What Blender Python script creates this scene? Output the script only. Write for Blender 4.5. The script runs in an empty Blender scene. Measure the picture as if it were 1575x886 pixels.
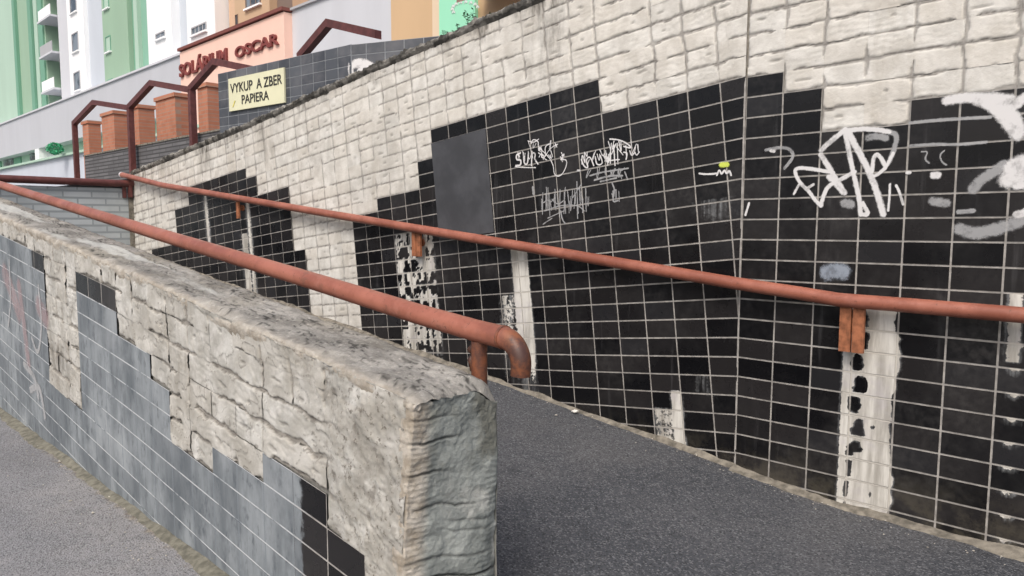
import bpy, bmesh, math, random
import numpy as np
from mathutils import Vector

sc = bpy.context.scene
COL = sc.collection
# ------------------------------------------------------------------ camera
H = 1.40
FPX, CX, CY, HY = 1137.5, 787.5, 443.0, 342.0
PITCH = math.atan((CY - HY) / FPX)
cam_d = bpy.data.cameras.new('camera'); cam = bpy.data.objects.new('camera', cam_d); COL.objects.link(cam)
cam_d.sensor_width = 36.0; cam_d.lens = 36.0 * FPX / 1575.0; cam_d.clip_start = 0.05; cam_d.clip_end = 2000
cam.location = (0, 0, H); cam.rotation_euler = (math.pi / 2 - PITCH, 0, 0)
sc.camera = cam
# ------------------------------------------------------------------ light
SUN_EL, SUN_AZ = 50.0, -163.0          # azimuth from +Y, clockwise (negative: to the left, behind)
w = bpy.data.worlds.new('World'); sc.world = w; w.use_nodes = True
nt = w.node_tree; bg = nt.nodes['Background']
sky = nt.nodes.new('ShaderNodeTexSky'); sky.sky_type = 'NISHITA'; sky.sun_disc = False
sky.sun_elevation = math.radians(SUN_EL); sky.sun_rotation = math.radians(SUN_AZ)
sky.air_density = 1.0; sky.dust_density = 6.0; sky.ozone_density = 1.0
nt.links.new(sky.outputs[0], bg.inputs[0]); bg.inputs[1].default_value = 0.14
sd = bpy.data.lights.new('sun', 'SUN'); sun = bpy.data.objects.new('sun', sd); COL.objects.link(sun)
sd.energy = 1.15; sd.angle = math.radians(16); sd.color = (1, 0.985, 0.965)
az, el = math.radians(SUN_AZ), math.radians(SUN_EL)
sdir = Vector((math.sin(az) * math.cos(el), math.cos(az) * math.cos(el), math.sin(el)))
sun.rotation_euler = sdir.to_track_quat('Z', 'Y').to_euler()
sc.view_settings.view_transform = 'Standard'; sc.view_settings.look = 'None'
sc.view_settings.exposure = 0.28; sc.view_settings.gamma = 1
sc.view_settings.use_curve_mapping = False

# ------------------------------------------------------------------ surveying helpers (photo point -> point of a real plane)
cp, sp = math.cos(PITCH), math.sin(PITCH)
RV, UV_, FV = np.array([1, 0, 0.]), np.array([0, sp, cp]), np.array([0, cp, -sp])
C0 = np.array([0, 0, H])
def ray(x, y): return FV + (x - CX) / FPX * RV - (y - CY) / FPX * UV_
class Plane:
    """vertical plane; s grows towards the viewer along it, n points away to the right"""
    def __init__(s, vx, pt):
        h = ray(vx, HY).copy(); h[2] = 0; s.h = h / np.linalg.norm(h)
        s.n = np.array([s.h[1], -s.h[0], 0]); s.p0 = np.array([pt[0], pt[1], 0.])
    def at(s, x, y):
        r = ray(x, y); t = ((s.p0 - C0) @ s.n) / (r @ s.n); return C0 + t * r
    def sz(s, x, y):
        P = s.at(x, y); return float((P - s.p0) @ (-s.h)), float(P[2])
    def P(s, a, z, off=0.0):        # off > 0: towards the viewer's side
        return np.array([s.p0[0] - a * s.h[0] - off * s.n[0], s.p0[1] - a * s.h[1] - off * s.n[1], z])
    def off(s, d):
        q = Plane.__new__(Plane); q.h = s.h; q.n = s.n; q.p0 = s.p0 - d * s.n; return q
CC = (1.21556, 3.93704); E0 = (-0.26272, 1.96489)
B = Plane(-354, CC); A = Plane(-445, CC); L = Plane(-385, E0)

def tag(o, label=None, cat=None, group=None, kind=None):
    if label: o['label'] = label
    if cat: o['category'] = cat
    if group: o['group'] = group
    if kind: o['kind'] = kind
    return o
def empty(name, loc, **k):
    o = bpy.data.objects.new(name, None); COL.objects.link(o); o.location = Vector([float(c) for c in loc]); k.setdefault('kind', 'thing'); return tag(o, **k)
def link(name, me, parent=None):
    o = bpy.data.objects.new(name, me); COL.objects.link(o)
    if parent:
        o.parent = parent
        o.matrix_parent_inverse.identity()
        off = Vector((0, 0, 0)); p = parent
        while p: off += p.location; p = p.parent
        me.transform(__import__('mathutils').Matrix.Translation(-off))
    return o
class MB:
    def __init__(s): s.v = []; s.f = []; s.m = []; s.a = {}; s.sm = []
    def add(s, vs, fs, m=0, smooth=False, **at):
        n = len(s.v); s.v += [tuple(map(float, q)) for q in vs]
        for f in fs: s.f.append(tuple(i + n for i in f)); s.m.append(m); s.sm.append(smooth)
        for k in set(list(at) + list(s.a)):
            s.a.setdefault(k, [0.0] * n)
            x = at.get(k, 0.0)
            s.a[k] += list(np.broadcast_to(np.asarray(x, float).ravel() if not np.isscalar(x) else x, (len(vs),)))
    def box(s, c, ax, ay, az, m=0):   # centre, three half axes
        c, ax, ay, az = map(np.asarray, (c, ax, ay, az))
        vs = [c + i * ax + j * ay + k * az for k in (-1, 1) for j in (-1, 1) for i in (-1, 1)]
        s.add(vs, [(0, 2, 3, 1), (4, 5, 7, 6), (0, 1, 5, 4), (2, 6, 7, 3), (0, 4, 6, 2), (1, 3, 7, 5)], m)
    def slab(s, pl, s0, s1, z0, z1, o0, o1, m=0):  # box on a plane between offsets o0<o1
        c = (pl.P(s0, z0, o0) + pl.P(s1, z1, o1)) / 2
        s.box(c, -pl.h * (s1 - s0) / 2, -pl.n * (o1 - o0) / 2, np.array([0, 0, (z1 - z0) / 2]), m)
    def tube(s, pts, r, n=14, m=0, cap=True):
        pts = [np.asarray(p, float) for p in pts]; vs = []; fs = []
        rr = r if hasattr(r, '__len__') else [r] * len(pts)
        prev = None
        for i, p in enumerate(pts):
            d = pts[min(i + 1, len(pts) - 1)] - pts[max(i - 1, 0)]; d /= np.linalg.norm(d)
            if prev is None:
                a = np.cross(d, [0, 0, 1]); 
                if np.linalg.norm(a) < .1: a = np.cross(d, [1, 0, 0])
            else: a = prev - d * (prev @ d)
            a /= np.linalg.norm(a); b = np.cross(d, a); prev = a
            for k in range(n):
                t = 2 * math.pi * k / n; vs.append(p + rr[i] * (math.cos(t) * a + math.sin(t) * b))
        for i in range(len(pts) - 1):
            for k in range(n):
                fs.append((i * n + k, i * n + (k + 1) % n, (i + 1) * n + (k + 1) % n, (i + 1) * n + k))
        s.add(vs, fs, m, True)
        if cap:
            s.add(vs[:n], [tuple(range(n))], m); s.add(vs[-n:], [tuple(reversed(range(n)))], m)
    def grid(s, P, m=0, smooth=True, flip=False, **at):   # P (nu,nv,3)
        nu, nv = P.shape[:2]; idx = np.arange(nu * nv).reshape(nu, nv)
        a, b, c, d = idx[:-1, :-1], idx[1:, :-1], idx[1:, 1:], idx[:-1, 1:]
        q = np.stack([a, b, c, d] if not flip else [a, d, c, b], -1).reshape(-1, 4)
        s.add(P.reshape(-1, 3), q.tolist(), m, smooth, **at)
    def build(s, name, mats, parent=None):
        me = bpy.data.meshes.new(name); me.from_pydata(s.v, [], s.f)
        for m in (mats if isinstance(mats, (list, tuple)) else [mats]): me.materials.append(m)
        me.polygons.foreach_set('material_index', s.m); me.polygons.foreach_set('use_smooth', s.sm)
        for k, vals in s.a.items():
            at = me.attributes.new(k, 'FLOAT', 'POINT'); at.data.foreach_set('value', np.array(vals, 'f'))
        me.update(); return link(name, me, parent)

# ------------------------------------------------------------------ numpy noise
def _h(ix, iy, seed):
    x = (ix.astype(np.int64) * 374761393 + iy.astype(np.int64) * 668265263 + seed * 974634777) & 0xffffffff
    x = ((x ^ (x >> 13)) * 1274126177) & 0xffffffff
    return ((x ^ (x >> 16)) & 0xffff) / 65535.0
def vn(x, y, seed=0):
    x = np.asarray(x, float); y = np.asarray(y, float)
    ix, iy = np.floor(x), np.floor(y); fx, fy = x - ix, y - iy
    fx = fx * fx * (3 - 2 * fx); fy = fy * fy * (3 - 2 * fy)
    a, b, c, d = _h(ix, iy, seed), _h(ix + 1, iy, seed), _h(ix, iy + 1, seed), _h(ix + 1, iy + 1, seed)
    return (a * (1 - fx) + b * fx) * (1 - fy) + (c * (1 - fx) + d * fx) * fy
def fbm(x, y, seed=0, o=4):
    r = 0; amp = .5
    for i in range(o): r = r + amp * vn(x * 2 ** i, y * 2 ** i, seed + i); amp *= .5
    return r / (1 - .5 ** o)          # 0..1
def hh(i, j, seed): return float(_h(np.array([i + 1000]), np.array([j + 1000]), seed)[0])
def sst(a, b, x):
    t = np.clip((x - a) / (b - a), 0, 1); return t * t * (3 - 2 * t)

# ------------------------------------------------------------------ material helpers
class NT:
    def __init__(s, name, rough=.8, spec=.4):
        s.m = bpy.data.materials.new(name); s.m.use_nodes = True; s.t = s.m.node_tree
        s.b = s.t.nodes['Principled BSDF']; s.b.inputs['Roughness'].default_value = rough
        s.b.inputs['Specular IOR Level'].default_value = spec
        s.co = s.t.nodes.new('ShaderNodeTexCoord').outputs['Object']
    def n(s, k): return s.t.nodes.new(k)
    def l(s, a, b): s.t.links.new(a, b)
    def v(s, node, i, x):
        if hasattr(x, 'links') or isinstance(x, bpy.types.NodeSocket): s.l(x, node.inputs[i])
        else: node.inputs[i].default_value = x
    def noise(s, scale, detail=4, rough=.55, dist=0, vec=None, sc3=None):
        v = vec or s.co
        if sc3:
            mp = s.n('ShaderNodeMapping'); s.l(v, mp.inputs[0]); mp.inputs['Scale'].default_value = sc3; v = mp.outputs[0]
        q = s.n('ShaderNodeTexNoise'); s.l(v, q.inputs['Vector']); q.inputs['Scale'].default_value = scale
        q.inputs['Detail'].default_value = detail; q.inputs['Roughness'].default_value = rough; q.inputs['Distortion'].default_value = dist
        return q.outputs['Fac']
    def vor(s, scale, feat='F1', out='Distance'):
        q = s.n('ShaderNodeTexVoronoi'); q.feature = feat; s.l(s.co, q.inputs['Vector']); q.inputs['Scale'].default_value = scale
        return q.outputs[out]
    def ramp(s, x, a, b, va=0.0, vb=1.0):
        q = s.n('ShaderNodeMapRange'); q.interpolation_type = 'SMOOTHSTEP'; s.v(q, 0, x)
        for i, t in ((1, a), (2, b), (3, va), (4, vb)): q.inputs[i].default_value = t
        return q.outputs[0]
    def math(s, op, a, b=0.0, clamp=False):
        q = s.n('ShaderNodeMath'); q.operation = op; q.use_clamp = clamp; s.v(q, 0, a); s.v(q, 1, b); return q.outputs[0]
    def mix(s, f, a, b, mode='MIX'):
        q = s.n('ShaderNodeMix'); q.data_type = 'RGBA'; q.blend_type = mode; s.v(q, 0, f)
        for i, c in ((6, a), (7, b)):
            if isinstance(c, (tuple, list)): q.inputs[i].default_value = (*c[:3], 1)
            else: s.l(c, q.inputs[i])
        return q.outputs[2]
    def attr(s, name):
        q = s.n('ShaderNodeAttribute'); q.attribute_name = name; return q.outputs['Fac']
    def bump(s, h, strength=.5, dist=.003):
        q = s.n('ShaderNodeBump'); s.l(h, q.inputs['Height']); q.inputs['Strength'].default_value = strength
        q.inputs['Distance'].default_value = dist; s.l(q.outputs[0], s.b.inputs['Normal'])
    def out(s, col=None, rough=None):
        if col is not None:
            if isinstance(col, (tuple, list)): s.b.inputs['Base Color'].default_value = (*col[:3], 1)
            else: s.l(col, s.b.inputs['Base Color'])
        if rough is not None: s.v(s.b, 'Roughness', rough)
        return s.m

def m_plain(name, c, var=.12, scale=3, rough=.8, bump=0, streak=False):
    t = NT(name, rough)
    n = t.noise(scale, 5, .6, sc3=(1, 1, .25) if streak else None)
    col = t.mix(t.ramp(n, .3, .7), tuple(x * (1 - var) for x in c), tuple(min(1, x * (1 + var)) for x in c))
    if bump: t.bump(t.noise(60, 5), bump, .003)
    return t.out(col)

def m_tile():
    t = NT('black_glazed_tile', .32, .3)
    rnd, dep, pa = t.attr('rnd'), t.attr('dep'), t.attr('paint')
    big = t.noise(2.2, 5, .6); fine = t.noise(30, 5, .6)
    c = t.mix(t.ramp(rnd, .1, 1), (.005, .005, .006), (.021, .0195, .020))
    c = t.mix(t.ramp(t.math('FRACT', t.math('MULTIPLY', rnd, 13.7)), .82, .9), c, (.019, .019, .021))
    dust = t.math('MULTIPLY', t.ramp(big, .42, .8), t.ramp(fine, .3, .75))
    c = t.mix(t.math('MULTIPLY', dust, .34), c, (.13, .125, .12))
    sz_ = t.n('ShaderNodeSeparateXYZ'); geo = t.n('ShaderNodeNewGeometry'); t.l(geo.outputs['Position'], sz_.inputs[0])
    low = t.math('MULTIPLY', t.ramp(sz_.outputs[2], .30, .02), t.ramp(t.noise(7, 6, .7), .42, .62)); c = t.mix(t.math('MULTIPLY', low, .32), c, (.15, .135, .10))
    # faint run marks
    run = t.ramp(t.noise(14, 4, .6, sc3=(1, 1, .08)), .60, .8)
    c = t.mix(t.math('MULTIPLY', run, .13), c, (.3, .3, .31))
    # grey overpaint (low wall)
    pn = t.noise(6, 6, .65, sc3=(1, 1, .35)); pn2 = t.noise(2.2, 5, .6); pn3 = t.noise(22, 5, .7, sc3=(1, 1, .5))
    pc = t.mix(t.ramp(pn, .32, .7), (.13, .15, .165), (.285, .315, .335))
    pc = t.mix(t.math('MULTIPLY', t.ramp(pn3, .50, .70), .8), pc, (.085, .10, .115))
    pc = t.mix(t.math('MULTIPLY', t.ramp(pn2, .48, .66), .6), pc, (.37, .40, .42))
    pc = t.mix(t.math('MULTIPLY', t.ramp(rnd, .62, .9), .38), pc, (.095, .11, .125))
    pc = t.mix(t.math('MULTIPLY', t.ramp(rnd, .2, 1), .12), pc, (.12, .14, .16))
    pm = t.ramp(t.math('ADD', pa, t.math('MULTIPLY', t.math('SUBTRACT', fine, .5), .5)), .42, .58)
    c = t.mix(pm, c, pc)
    # mineral deposit: ragged edge
    rag = t.math('ADD', t.math('MULTIPLY', t.math('SUBTRACT', t.noise(38, 6, .7), .5), .85), t.math('MULTIPLY', t.math('SUBTRACT', t.noise(9, 4), .5), .3))
    d = t.math('ADD', dep, rag)
    hard = t.ramp(d, .5, .58); soft = t.math('MULTIPLY', t.ramp(d, .12, .5), .50)
    soft = t.math('MULTIPLY', soft, t.ramp(t.noise(40, 4, .6, sc3=(1, 1, .06)), .35, .7))
    wc = t.mix(t.ramp(t.noise(16, 6, .65, sc3=(1, 1, .12)), .34, .66), (.34, .325, .29), (.68, .67, .62))
    wc = t.mix(t.math('MULTIPLY', t.ramp(t.noise(7, 5, .6), .5, .7), .5), wc, (.45, .43, .45))
    c = t.mix(soft, c, (.4, .42, .43)); c = t.mix(hard, c, wc)
    r = t.math('ADD', t.math('MULTIPLY', fine, .18), t.ramp(big, .35, .65, .12, .34))
    r = t.math('MAXIMUM', r, t.math('MULTIPLY', t.math('MAXIMUM', hard, pm), .75))
    t.bump(t.math('ADD', t.math('MULTIPLY', hard, .8), t.math('MULTIPLY', t.noise(9, 3), .7)), .35, .003)
    return t.out(c, r)
def m_grout():
    t = NT('cement_grout', .9, .2)
    dep, pa = t.attr('dep'), t.attr('paint')
    n = t.noise(20, 5, .6); n2 = t.noise(3, 4)
    c = t.mix(t.ramp(n, .3, .7), (.25, .24, .225), (.43, .415, .39))
    c = t.mix(t.math('MULTIPLY', t.ramp(n2, .5, .75), .5), c, (.18, .17, .16))
    fade = t.ramp(t.noise(5, 4, .7), .34, .50)
    pc = t.mix(t.math('MULTIPLY', fade, t.math('SUBTRACT', 1.0, t.math('MULTIPLY', t.attr('crack'), .95))), (.185, .213, .238), (.52, .55, .57))
    c = t.mix(pa, c, pc)
    c = t.mix(t.ramp(dep, .4, .7), c, (.55, .53, .48))
    t.bump(n, .4, .002)
    return t.out(c)
def m_bare(name, hi, lo, joint):
    t = NT(name, .92, .2)
    pad, cr, rnd = t.attr('pad'), t.attr('crack'), t.attr('rnd')
    n = t.noise(9, 6, .6); n2 = t.noise(1.6, 5, .6); f = t.noise(70, 6, .7)
    c = t.mix(t.ramp(n, .35, .68), lo, hi)
    c = t.mix(t.math('MULTIPLY', rnd, .28), c, tuple(x * y for x, y in zip(lo, (.98, .90, .80))))
    c = t.mix(t.math('MULTIPLY', t.ramp(n2, .52, .72), .35), c, tuple(x * .68 for x in lo))
    vs_ = t.ramp(t.noise(3.5, 6, .7, sc3=(1, 1, .22)), .52, .70); c = t.mix(t.math('MULTIPLY', vs_, .45), c, tuple(x * y for x, y in zip(lo, (.72, .68, .62))))
    j = t.mix(t.ramp(n, .3, .7), joint, tuple(x * 1.5 for x in joint))
    c = t.mix(pad, j, c)
    spk = t.ramp(t.noise(120, 3, .6), .66, .74)
    c = t.mix(t.math('MULTIPLY', spk, .35), c, (.2, .17, .13))
    c = t.mix(t.math('MULTIPLY', cr, .85), c, (.07, .06, .05))  # darkens real cracks, and paints in the shade along pad edges
    drip = t.attr('dirt')
    c = t.mix(t.math('MULTIPLY', drip, t.ramp(t.noise(10, 6, .7, sc3=(1, 1, .3)), .35, .65)), c, (.10, .09, .075))
    h = t.math('ADD', t.math('MULTIPLY', t.noise(16, 5, .6, dist=.3), .55), t.math('MULTIPLY', f, .7))
    t.bump(h, .55, .006)
    rb = t.attr('paint'); c = t.mix(t.math('MULTIPLY', rb, t.ramp(t.noise(8, 6, .7), .40, .60)), c, (.32, .31, .275)); c = t.mix(t.math('MULTIPLY', rb, t.ramp(t.noise(45, 5, .7), .55, .66)), c, (.12, .105, .085))
    return t.out(c)
def m_concrete():
    t = NT('rough_weathered_concrete', .95, .15)
    n = t.noise(5, 7, .65); g = t.noise(60, 6, .75); n2 = t.noise(1.8, 4)
    cold, warm = t.attr('cold'), t.attr('warm')
    c = t.mix(t.ramp(n, .32, .7), (.17, .165, .15), (.37, .36, .33))
    c = t.mix(t.math('MULTIPLY', t.ramp(g, .52, .70), .55), c, (.11, .105, .095))
    c = t.mix(t.math('MULTIPLY', t.ramp(g, .30, .46, 1, 0), .5), c, (.62, .60, .55))
    c = t.mix(t.math('MULTIPLY', t.ramp(n2, .5, .7), .35), c, (.30, .27, .20))
    cc = t.mix(t.ramp(t.noise(7, 6, .65), .35, .68), (.19, .212, .205), (.38, .41, .39))
    cc = t.mix(t.math('MULTIPLY', t.ramp(t.noise(4, 4, .6), .5, .66), .75), cc, (.13, .13, .105))
    c = t.mix(cold, c, cc)
    wc = t.mix(t.ramp(t.noise(14, 5, .65), .35, .65), (.36, .315, .25), (.60, .56, .49))
    c = t.mix(warm, c, wc)
    cr = t.attr('crack'); c = t.mix(cr, c, (.03, .03, .028))
    pale = t.attr('pad'); c = t.mix(t.math('MULTIPLY', pale, .8), c, (.5, .51, .48))
    h = t.math('ADD', g, t.math('MULTIPLY', t.noise(22, 5, .6), 1.2)); t.bump(h, .8, .008)
    return t.out(c)
def m_rail():
    t = NT('red_oxide_paint', .5, .45)
    n = t.noise(7, 5, .6); f = t.noise(45, 6, .7)
    c = t.mix(t.ramp(t.noise(4, 6, .7), .36, .64), (.245, .082, .052), (.355, .132, .088))
    c = t.mix(t.math('MULTIPLY', t.ramp(t.noise(11, 6, .75), .54, .68), .30), c, (.40, .19, .15))
    c = t.mix(t.math('MULTIPLY', t.ramp(f, .60, .66), .7), c, (.13, .055, .035))
    c = t.mix(t.math('MULTIPLY', t.ramp(t.noise(5, 6, .75), .60, .66), .55), c, (.17, .075, .05))
    wear = t.attr('wear')
    rc = t.mix(t.ramp(t.noise(16, 6, .65), .40, .62), (.045, .024, .020), (.20, .072, .030))
    c = t.mix(wear, c, rc)
    t.bump(f, .15, .001)
    return t.out(c, t.ramp(n, .3, .7, .34, .52))
def m_asphalt(name, c0, c1, sp_, sc_=1.0):
    t = NT(name, .9, .3)
    n = t.noise(1.3, 6, .6); g = t.vor(150 * sc_, 'F1', 'Color'); sep = t.n('ShaderNodeSeparateColor'); t.l(g, sep.inputs[0])
    c = t.mix(t.ramp(n, .3, .7), c0, c1)
    c = t.mix(t.math('MULTIPLY', t.ramp(t.noise(.7, 4, .6), .45, .65), .5), c, tuple(x * y for x, y in zip(c1, (1.45, 1.38, 1.28))))
    c = t.mix(t.math('MULTIPLY', t.ramp(t.noise(3.2, 6, .7), .56, .70), .55), c, tuple(x * .62 for x in c0))
    c = t.mix(t.math('MULTIPLY', t.ramp(t.noise(55, 5, .7), .66, .70), .7), c, tuple(min(1, x * 1.7) for x in sp_))
    c = t.mix(t.ramp(sep.outputs[0], .62, 1.0, 0, .75), c, sp_)
    c = t.mix(t.ramp(sep.outputs[1], .6, 1.0, 0, .7), c, tuple(x * .35 for x in c0))
    c = t.mix(t.math('MULTIPLY', t.ramp(t.noise(26, 6, .7), .55, .75), .4), c, sp_)
    d = t.attr('dirt')
    dn = t.ramp(t.math('ADD', d, t.math('MULTIPLY', t.math('SUBTRACT', t.noise(16, 6, .7), .5), 1.2)), .35, .75)
    c = t.mix(dn, c, t.mix(t.ramp(t.noise(30, 5), .4, .6), (.13, .11, .085), (.30, .27, .22)))
    h = t.math('ADD', t.vor(130 * sc_), t.math('MULTIPLY', t.noise(12, 5), 1.0)); t.bump(h, .7, .006)
    return t.out(c)

M = dict(
    tile=m_tile(), grout=m_grout(),
    bare=m_bare('cream_tile_adhesive', (.74, .735, .695), (.57, .56, .52), (.30, .29, .27)),
    bare2=m_bare('grey_tile_adhesive', (.60, .60, .57), (.38, .375, .345), (.22, .21, .19)),
    concrete=m_concrete(), rail=m_rail(),
    ramp=m_asphalt('dark_asphalt', (.055, .060, .069), (.086, .090, .098), (.20, .205, .215)),
    walk=m_asphalt('grey_asphalt', (.185, .188, .197), (.245, .248, .257), (.30, .30, .31)),
    dirt=m_plain('grit_and_moss', (.155, .15, .12), .35, 25, .95, .9),
    curb=m_plain('cement_fillet', (.185, .17, .14), .45, 18, .95, .8),
    patch=m_plain('grey_paint_patch', (.060, .063, .070), .22, 5, .6, .15),
    bracket=m_plain('orange_rust_paint', (.30, .115, .055), .38, 26, .6),
    metal=m_plain('dark_red_paint', (.115, .038, .034), .25, 10, .5),
    brick=None)

# brick material used on the pillars (small bricks far away)
def m_brick(name, c0, c1, mo, wd, ht, msz=.008, sg=-1.0):
    t = NT(name, .85, .3)
    q = t.n('ShaderNodeTexBrick'); mp = t.n('ShaderNodeMapping'); 
    sx = t.n('ShaderNodeSeparateXYZ'); t.l(t.co, sx.inputs[0])
    cb = t.n('ShaderNodeCombineXYZ'); t.l(t.math('ADD', sx.outputs[0], t.math('MULTIPLY', sx.outputs[1], sg)), cb.inputs[0]); t.l(sx.outputs[2], cb.inputs[1])
    t.l(cb.outputs[0], q.inputs['Vector']); q.inputs['Scale'].default_value = 1
    q.inputs['Brick Width'].default_value = wd; q.inputs['Row Height'].default_value = ht; q.inputs['Mortar Size'].default_value = msz
    q.inputs['Color1'].default_value = (*c0, 1); q.inputs['Color2'].default_value = (*c1, 1); q.inputs['Mortar'].default_value = (*mo, 1)
    c = t.mix(t.math('MULTIPLY', t.ramp(t.noise(3, 5), .4, .7), .35), q.outputs[0], tuple(x * .6 for x in c0))
    return t.out(c)
M['brick'] = m_brick('orange_brick', (.44, .17, .10), (.51, .22, .135), (.36, .25, .19), .30, .075)
M['bluebrick'] = m_brick('weathered_blue_grey_brick', (.42, .46, .475), (.52, .56, .57), (.30, .33, .34), .45, .085, .014, 1.0)
M['greytile'] = m_brick('charcoal_cladding_tile', (.075, .085, .10), (.10, .11, .125), (.24, .26, .28), .28, .105, .009)
M['greytile2'] = m_brick('slate_strip_cladding', (.12, .12, .125), (.17, .17, .175), (.06, .06, .062), .9, .075, .014)

# ------------------------------------------------------------------ tile wall generator
GH = 0.0046   # half grout width (m)
def tiled(pl, W, cells, dens, depfn=None, dead=None, paintfn=None, barefn=None, off=0.0, seed=1, rag=1.0, bare_m=2, gh=GH, jp=(.10, .38, .06, .30), rr=.022, rubble=None, relf=None):
    """cells: dict (col,row)->'t' tile | 'b' bare; W(u,v)->(s,z); dens(col,row)->samples per metre"""
    mb = MB()
    for (c, r), st in sorted(cells.items()):
        s00, z00 = W(c, r); s10, z10 = W(c + 1, r); s01, z01 = W(c, r + 1)
        wd = math.hypot(s10 - s00, z10 - z00); ht = math.hypot(s01 - s00, z01 - z00)
        def pos(a, b, h):
            a = np.asarray(a, float); b = np.asarray(b, float)
            S, Z = W(c + a, r + b)
            o = off + h
            P = np.empty(np.broadcast(a, b).shape + (3,))
            for i in range(3):
                P[..., i] = pl.p0[i] - S * pl.h[i] - o * pl.n[i]
            P[..., 2] = Z
            return P
        rnd = hh(c, r, seed)
        if st == 't':
            ga, gb = gh / wd, gh / ht
            mid_s, mid_z = W(c + .5, r + .5)
            dd = depfn(np.array([c, c + .25, c + .5, c + .75, c + 1.]), np.array([r + .5] * 5)).max() if depfn else 0
            dd = max(dd, depfn(np.array([c, c + .5, c + 1.]), np.array([r + .0] * 3)).max()) if depfn else 0
            dense = dd > .02 or (paintfn is not None)
            na, nb = (15, 9) if dense else (2, 2)
            if paintfn is not None and dd <= .02: na, nb = 7, 4
            ta = np.linspace(ga, 1 - ga, na); tb = np.linspace(gb, 1 - gb, nb)
            Aa, Bb = np.meshgrid(ta, tb, indexing='ij')
            tilt = (rnd - .5) * .0016; t2 = (hh(c, r, seed + 5) - .5) * .0012
            hgt = tilt * (Aa - .5) * 2 + t2 * (Bb - .5) * 2
            if paintfn is not None: hgt = hgt * .12
            dp = depfn(c + Aa, r + Bb) if depfn else np.zeros_like(Aa)
            pn = paintfn(c + Aa, r + Bb) if paintfn else np.zeros_like(Aa)
            mb.grid(pos(Aa, Bb, hgt), 0, False, rnd=rnd, dep=dp, paint=pn, pad=0, crack=0, dirt=0)
            # recessed grout frame with the tile's side faces
            g0 = -.0022 if paintfn is None else -.0009
            for (a0, a1, b0, b1) in ((0, 1, 0, gb), (0, 1, 1 - gb, 1), (0, ga, gb, 1 - gb), (1 - ga, 1, gb, 1 - gb)):
                horiz = (a1 - a0) > .5
                k = (9 if dense else 2); g = g0 if (horiz or paintfn is None or c >= -3) else -.0001
                ta, tb = (np.linspace(a0, a1, k), np.array([b0, b1])) if horiz else (np.array([a0, a1]), np.linspace(b0, b1, k))
                Aa, Bb = np.meshgrid(ta, tb, indexing='ij')
                dp = depfn(c + Aa, r + Bb) if depfn else 0
                pn = paintfn(c + Aa, r + Bb) if paintfn else 0
                mb.grid(pos(Aa, Bb, np.full(Aa.shape, g)), 1, False, rnd=rnd, dep=dp, paint=pn, pad=0, crack=0 if horiz else 1, dirt=0)
            # tile rim
            q = [(ga, gb), (1 - ga, gb), (1 - ga, 1 - gb), (ga, 1 - gb)]
            top = [pos(a, b, 0.0) for a, b in q]; bot = [pos(a, b, g0 - .006) for a, b in q]
            mb.add(top + bot, [(i, (i + 1) % 4, 4 + (i + 1) % 4, 4 + i) for i in range(4)], 0, False, rnd=rnd, dep=0, paint=0, pad=0, crack=0, dirt=0)
        else:
            k = dens(c, r)
            na = max(5, int(wd * k)); nb = max(4, int(ht * k))
            Aa, Bb = np.meshgrid(np.linspace(0, 1, na + 1), np.linspace(0, 1, nb + 1), indexing='ij')
            Uc, Vc = (c + Aa), (r + Bb)
            X, Y = Uc * wd, Vc * ht
            wx = (fbm(X * 14, Y * 14, seed + 3) - .5) * .030 * rag; wy = (fbm(X * 14, Y * 14, seed + 9) - .5) * .026 * rag
            fine = (fbm(X * 60, Y * 60, seed + 21) - .5) * .006
            dl = Aa * wd + wx + fine; dr = (1 - Aa) * wd - wx + fine
            db = Bb * ht + wy + fine; dt = (1 - Bb) * ht - wy + fine
            # each joint has its own strength, shared by both neighbours, varying along it
            jl = sst(jp[0], jp[1], vn(np.full_like(Y, c * 7.3), Y * 7 + c, seed + 31)); jr = sst(jp[0], jp[1], vn(np.full_like(Y, (c + 1) * 7.3), Y * 7 + c + 1, seed + 31))
            jb = sst(jp[2], jp[3], vn(X * 6 + r * 3, np.full_like(X, r * 5.7), seed + 37)); jt = sst(jp[2], jp[3], vn(X * 6 + (r + 1) * 3, np.full_like(X, (r + 1) * 5.7), seed + 37))
            big = .03
            dl = dl + (1 - jl) * big; dr = dr + (1 - jr) * big; db = db + (1 - jb) * big; dt = dt + (1 - jt) * big
            rk = relf(c, r) if relf else 1.0
            m_ = .0052 * rk * (0.4 + 1.5 * fbm(X * 5, Y * 5, seed + 50))
            dx = np.minimum(dl, dr); dy = np.minimum(db, dt)
            d = np.minimum(dx, dy)
            cor = (dx < rr) & (dy < rr)
            d = np.where(cor, rr - np.hypot(rr - dx, rr - dy), d)
            pad = sst(0, .005, d - m_)
            und = fbm(X * 9, Y * 9, seed + 60)
            rdg = np.exp(-((((Y * 34 + (fbm(X * 9, Y * 9, seed + 61) - .5) * 3.2) % 1) - .5) / .16) ** 2) * sst(.48, .62, fbm(X * 6, Y * 8, seed + 62))
            hgt = -.0085 - rdg * .0016 * pad + pad * rk * (.0055 + .004 * und + (rnd - .5) * .004 * rag)
            rid = np.abs(fbm(X * 7 + 9, Y * 7, seed + 65) - .5); c2 = np.exp(-(rid / .010) ** 2) * sst(.5, .62, fbm(X * 3, Y * 3, seed + 66)) * (rag - .8); hgt -= c2 * .004
            edge_shade_h = np.exp(-((np.minimum(db, dt) - m_ * .6) / .0022) ** 2) * sst(.36, .52, fbm(X * 10, Y * 5, seed + 70))  # painted shade lines under the pad edges, with dirt in the grooves
            edge_shade_v = np.exp(-((dx - m_ * .6) / .002) ** 2) * .55 * sst(.45, .65, fbm(X * 5, Y * 12, seed + 71))
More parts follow.
